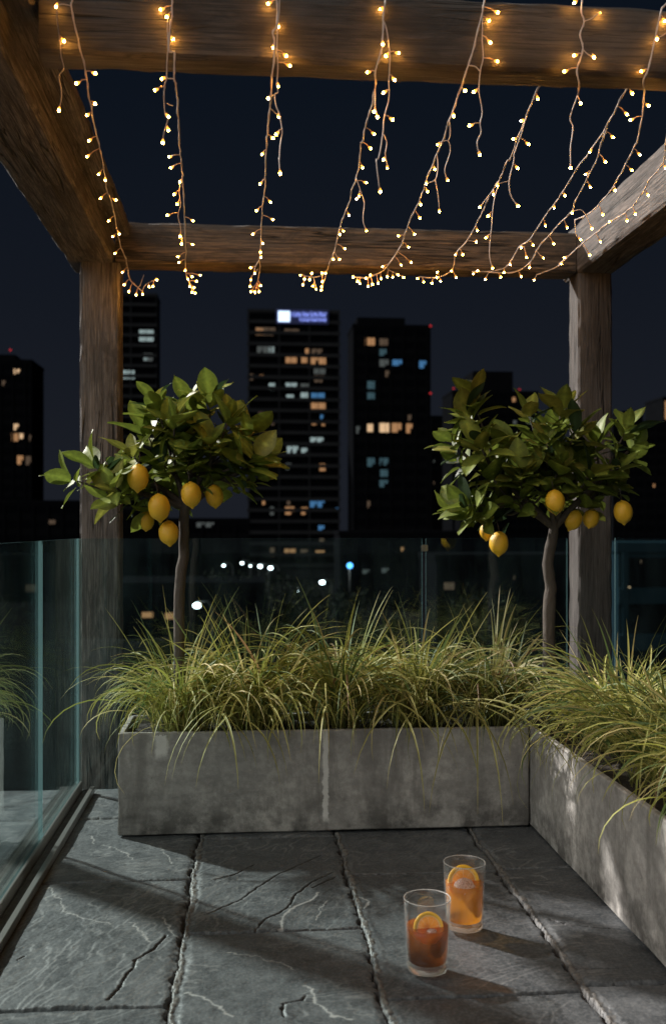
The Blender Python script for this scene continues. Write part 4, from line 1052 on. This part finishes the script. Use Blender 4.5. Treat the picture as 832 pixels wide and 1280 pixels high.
building('office_block', 772, 900, 690, 70, 8, 'dim blue glass block seen through the glass panel right of the right post', [(797, 700, 802, 704, 'd'), (782, 733, 788, 738, 'w')], facade_mat('blue_facade', (.006, .015, .021), (.010, .022, .029)), bands=True)

# street lamps
LAMPM = emis('lamp_white', (.85, .95, 1.0), 9); POLE = simple('lamp_pole', (.05, .05, .05), .5)
def street_lamp(px, py, Y, s, label):
    p = at(px, py, Y); t = thing('street_lamp', (p.x, Y, GZ0), label, 'street lamp', 'white street lamps below the towers')
    tb = Tube(); h = p.z - GZ0
    tb.add([(1.3, .3, 0), (1.3, .3, h * .6), (1.25, .3, h - .2), (.9, .2, h + .35), (.0, 0, h + .3)], [.12, .09, .07, .06, .05], 8)
    tb.build('pole', POLE, t)
    bm = bmesh.new(); bmesh.ops.create_uvsphere(bm, u_segments=14, v_segments=8, radius=s)
    for v in bm.verts: v.co.z *= .7
    o = bm_obj('lamp_head', bm, LAMPM, t, True); o.location = (0, 0, h)
for (x, y, Y, s, lab) in [(279.5, 707, 140, .20, 'leftmost of the white street lamps in a row below the sign tower'), (302.5, 704, 150, .22, 'white street lamp second from the left below the sign tower'), (313, 707.5, 150, .15, 'faint street lamp between two brighter ones below the sign tower'),
                     (325, 708, 145, .30, 'bright street lamp of the touching pair, the left one'), (338, 710, 145, .32, 'bright street lamp of the touching pair, the right one'), (402.5, 728, 130, .34, 'single bright white street lamp right of the row, above the grass'),
                     (372, 739, 120, .16, 'dim street lamp low among the dark trees'), (246, 757, 85, .32, 'blue white lamp just right of the left lemon tree trunk')]:
    street_lamp(x, y, Y, s, lab)
bl = emis('lamp_blue', (.1, .4, 1.0), 3)
p = at(437, 707, 188); t = thing('sign_lamp', (p.x, 188, p.z), 'small round blue light between the two tallest towers at street level', 'lamp')
bm = bmesh.new(); bmesh.ops.create_icosphere(bm, subdivisions=2, radius=.55); bm_obj('lamp_head', bm, bl, t, True)
tb = Tube(); tb.add([(0, 0, -.4), (0, .3, GZ0 - p.z)], .1, 8); tb.build('pole', POLE, t)

# dark trees down in the street
DLEAF = N('night_tree_leaf'); DLEAF = DLEAF.done(DLEAF.pbr((.006, .009, .005), .9, None, **{'Specular IOR Level': .05}))
DBARK = simple('night_tree_bark', (.008, .007, .006), .9)
def street_tree(px, py, Y, w, label, seed):
    r = random.Random(seed); p = at(px, py, Y); Ht = p.z - GZ0
    t = thing('street_tree', (p.x, Y, GZ0), label, 'tree', 'dark trees in the street below')
    tb = Tube(); tb.add([(0, 0, 0), (.1, 0, Ht * .3), (0, .1, Ht * .55)], [.3, .22, .14], 8)
    cl = []
    for k in range(22):
        a = r.uniform(0, 6.28); q = r.random() ** .6; zz = r.uniform(.35, .97)
        rr = w * q * math.sin(math.pi * min(1, (zz - .25) / .8)) 
        c = Vector((math.cos(a) * rr, math.sin(a) * rr, Ht * zz)); cl.append(c)
        tb.add([(0, 0, Ht * .4), c * .5 + Vector((0, 0, Ht * .22)), c], [.12, .07, .03], 5)
    tb.build('trunk', DBARK, t)
    V = []; Fc = []
    for c in cl:
        for k in range(70):
            q = c + Vector((r.gauss(0, .65), r.gauss(0, .65), r.gauss(0, .5)))
            a = Vector((r.gauss(0, 1), r.gauss(0, 1), r.gauss(0, 1))).normalized(); b_ = a.orthogonal().normalized()
            n_ = a.cross(b_); s = r.uniform(.12, .28); i = len(V)
            V.extend([q - a * s, q + b_ * s * .5, q + a * s, q - b_ * s * .5 + n_ * .03]); Fc.append((i, i + 1, i + 2, i + 3))
    mesh_obj('crown', V, Fc, DLEAF, t)
for i, (x, y, Y, w, lab) in enumerate([(268, 715, 100, 3.2, 'dark tree left of the row of street lamps'), (298, 722, 95, 3.0, 'dark tree under the middle of the lamp row'), (345, 718, 105, 3.4, 'dark tree just right of the brightest lamp pair'), (380, 735, 95, 3.0, 'dark tree left of the single bright lamp'),
                                       (425, 742, 90, 3.0, 'dark tree right of the single bright lamp'), (470, 738, 95, 3.4, 'dark tree below the stepped black tower'), (600, 745, 90, 3.0, 'dark tree seen left of the right lemon tree trunk')]):
    street_tree(x, y, Y, w, lab, 60 + i)

# ------------------------------------------------------------------ world, sun, camera
w = bpy.data.worlds.new('World'); sc.world = w; w.use_nodes = True
nt = w.node_tree; nt.nodes.clear()
def wn(t, **k):
    n = nt.nodes.new(t)
    for a, b in k.items(): setattr(n, a, b)
    return n
tc = wn('ShaderNodeTexCoord'); sep = wn('ShaderNodeSeparateXYZ'); nt.links.new(tc.outputs['Generated'], sep.inputs[0])
rp = wn('ShaderNodeValToRGB'); cr = rp.color_ramp
while len(cr.elements) < 4: cr.elements.new(.5)
for e, (p_, c) in zip(cr.elements, [(0.0, (.013, .0155, .022)), (.06, (.013, .0155, .0225)), (.22, (.0085, .0112, .0180)), (.42, (.0045, .0078, .0145))]):
    e.position = p_; e.color = (*c, 1)
nt.links.new(sep.outputs[2], rp.inputs[0])
# broad soft fill glow added to the sky behind the viewer, to the left
GL = Vector((-.64, -.52, .56)).normalized()
dt = wn('ShaderNodeVectorMath', operation='DOT_PRODUCT'); nt.links.new(tc.outputs['Generated'], dt.inputs[0]); dt.inputs[1].default_value = GL
cl = wn('ShaderNodeMath', operation='MAXIMUM'); nt.links.new(dt.outputs['Value'], cl.inputs[0]); cl.inputs[1].default_value = 0
pw = wn('ShaderNodeMath', operation='POWER'); nt.links.new(cl.outputs[0], pw.inputs[0]); pw.inputs[1].default_value = 7.0
ml = wn('ShaderNodeMath', operation='MULTIPLY'); nt.links.new(pw.outputs[0], ml.inputs[0]); ml.inputs[1].default_value = 1.6
bg1 = wn('ShaderNodeBackground'); nt.links.new(rp.outputs[0], bg1.inputs[0]); bg1.inputs[1].default_value = .54
bg2 = wn('ShaderNodeBackground'); bg2.inputs[0].default_value = (1.0, .965, .92, 1); nt.links.new(ml.outputs[0], bg2.inputs[1])
ad = wn('ShaderNodeAddShader'); nt.links.new(bg1.outputs[0], ad.inputs[0]); nt.links.new(bg2.outputs[0], ad.inputs[1])
wo = wn('ShaderNodeOutputWorld'); nt.links.new(ad.outputs[0], wo.inputs[0])
sun = bpy.data.lights.new('key_light', 'SUN'); sun.energy = 4.8; sun.angle = R(1.6); sun.color = (1.0, .95, .90)
so = bpy.data.objects.new('key_light', sun); COL.objects.link(so)
EL = R(32.5); dirv = Vector((.735 * math.cos(EL), -.678 * math.cos(EL), -math.sin(EL)))
so.rotation_euler = dirv.to_track_quat('-Z', 'Y').to_euler(); so.location = (-6, 8, 6)

cd = bpy.data.cameras.new('camera'); co = bpy.data.objects.new('camera', cd); COL.objects.link(co)
co.location = (0, 0, H); co.rotation_euler = (R(90), 0, -TH)
cd.sensor_fit = 'VERTICAL'; cd.sensor_height = 36; cd.lens = 36 * F / 1280
cd.shift_y = (HY - 640) / 1280
cd.clip_start = .05; cd.clip_end = 8000
cd.dof.use_dof = True; cd.dof.focus_distance = 3.2; cd.dof.aperture_fstop = cd.lens / 1000 / .0115
sc.camera = co
sc.render.engine = 'CYCLES'
sc.cycles.max_bounces = 10; sc.cycles.transparent_max_bounces = 24
sc.cycles.sample_clamp_indirect = 3.0
sc.view_settings.view_transform = 'Standard'; sc.view_settings.look = 'None'; sc.view_settings.exposure = .55; sc.view_settings.gamma = 1
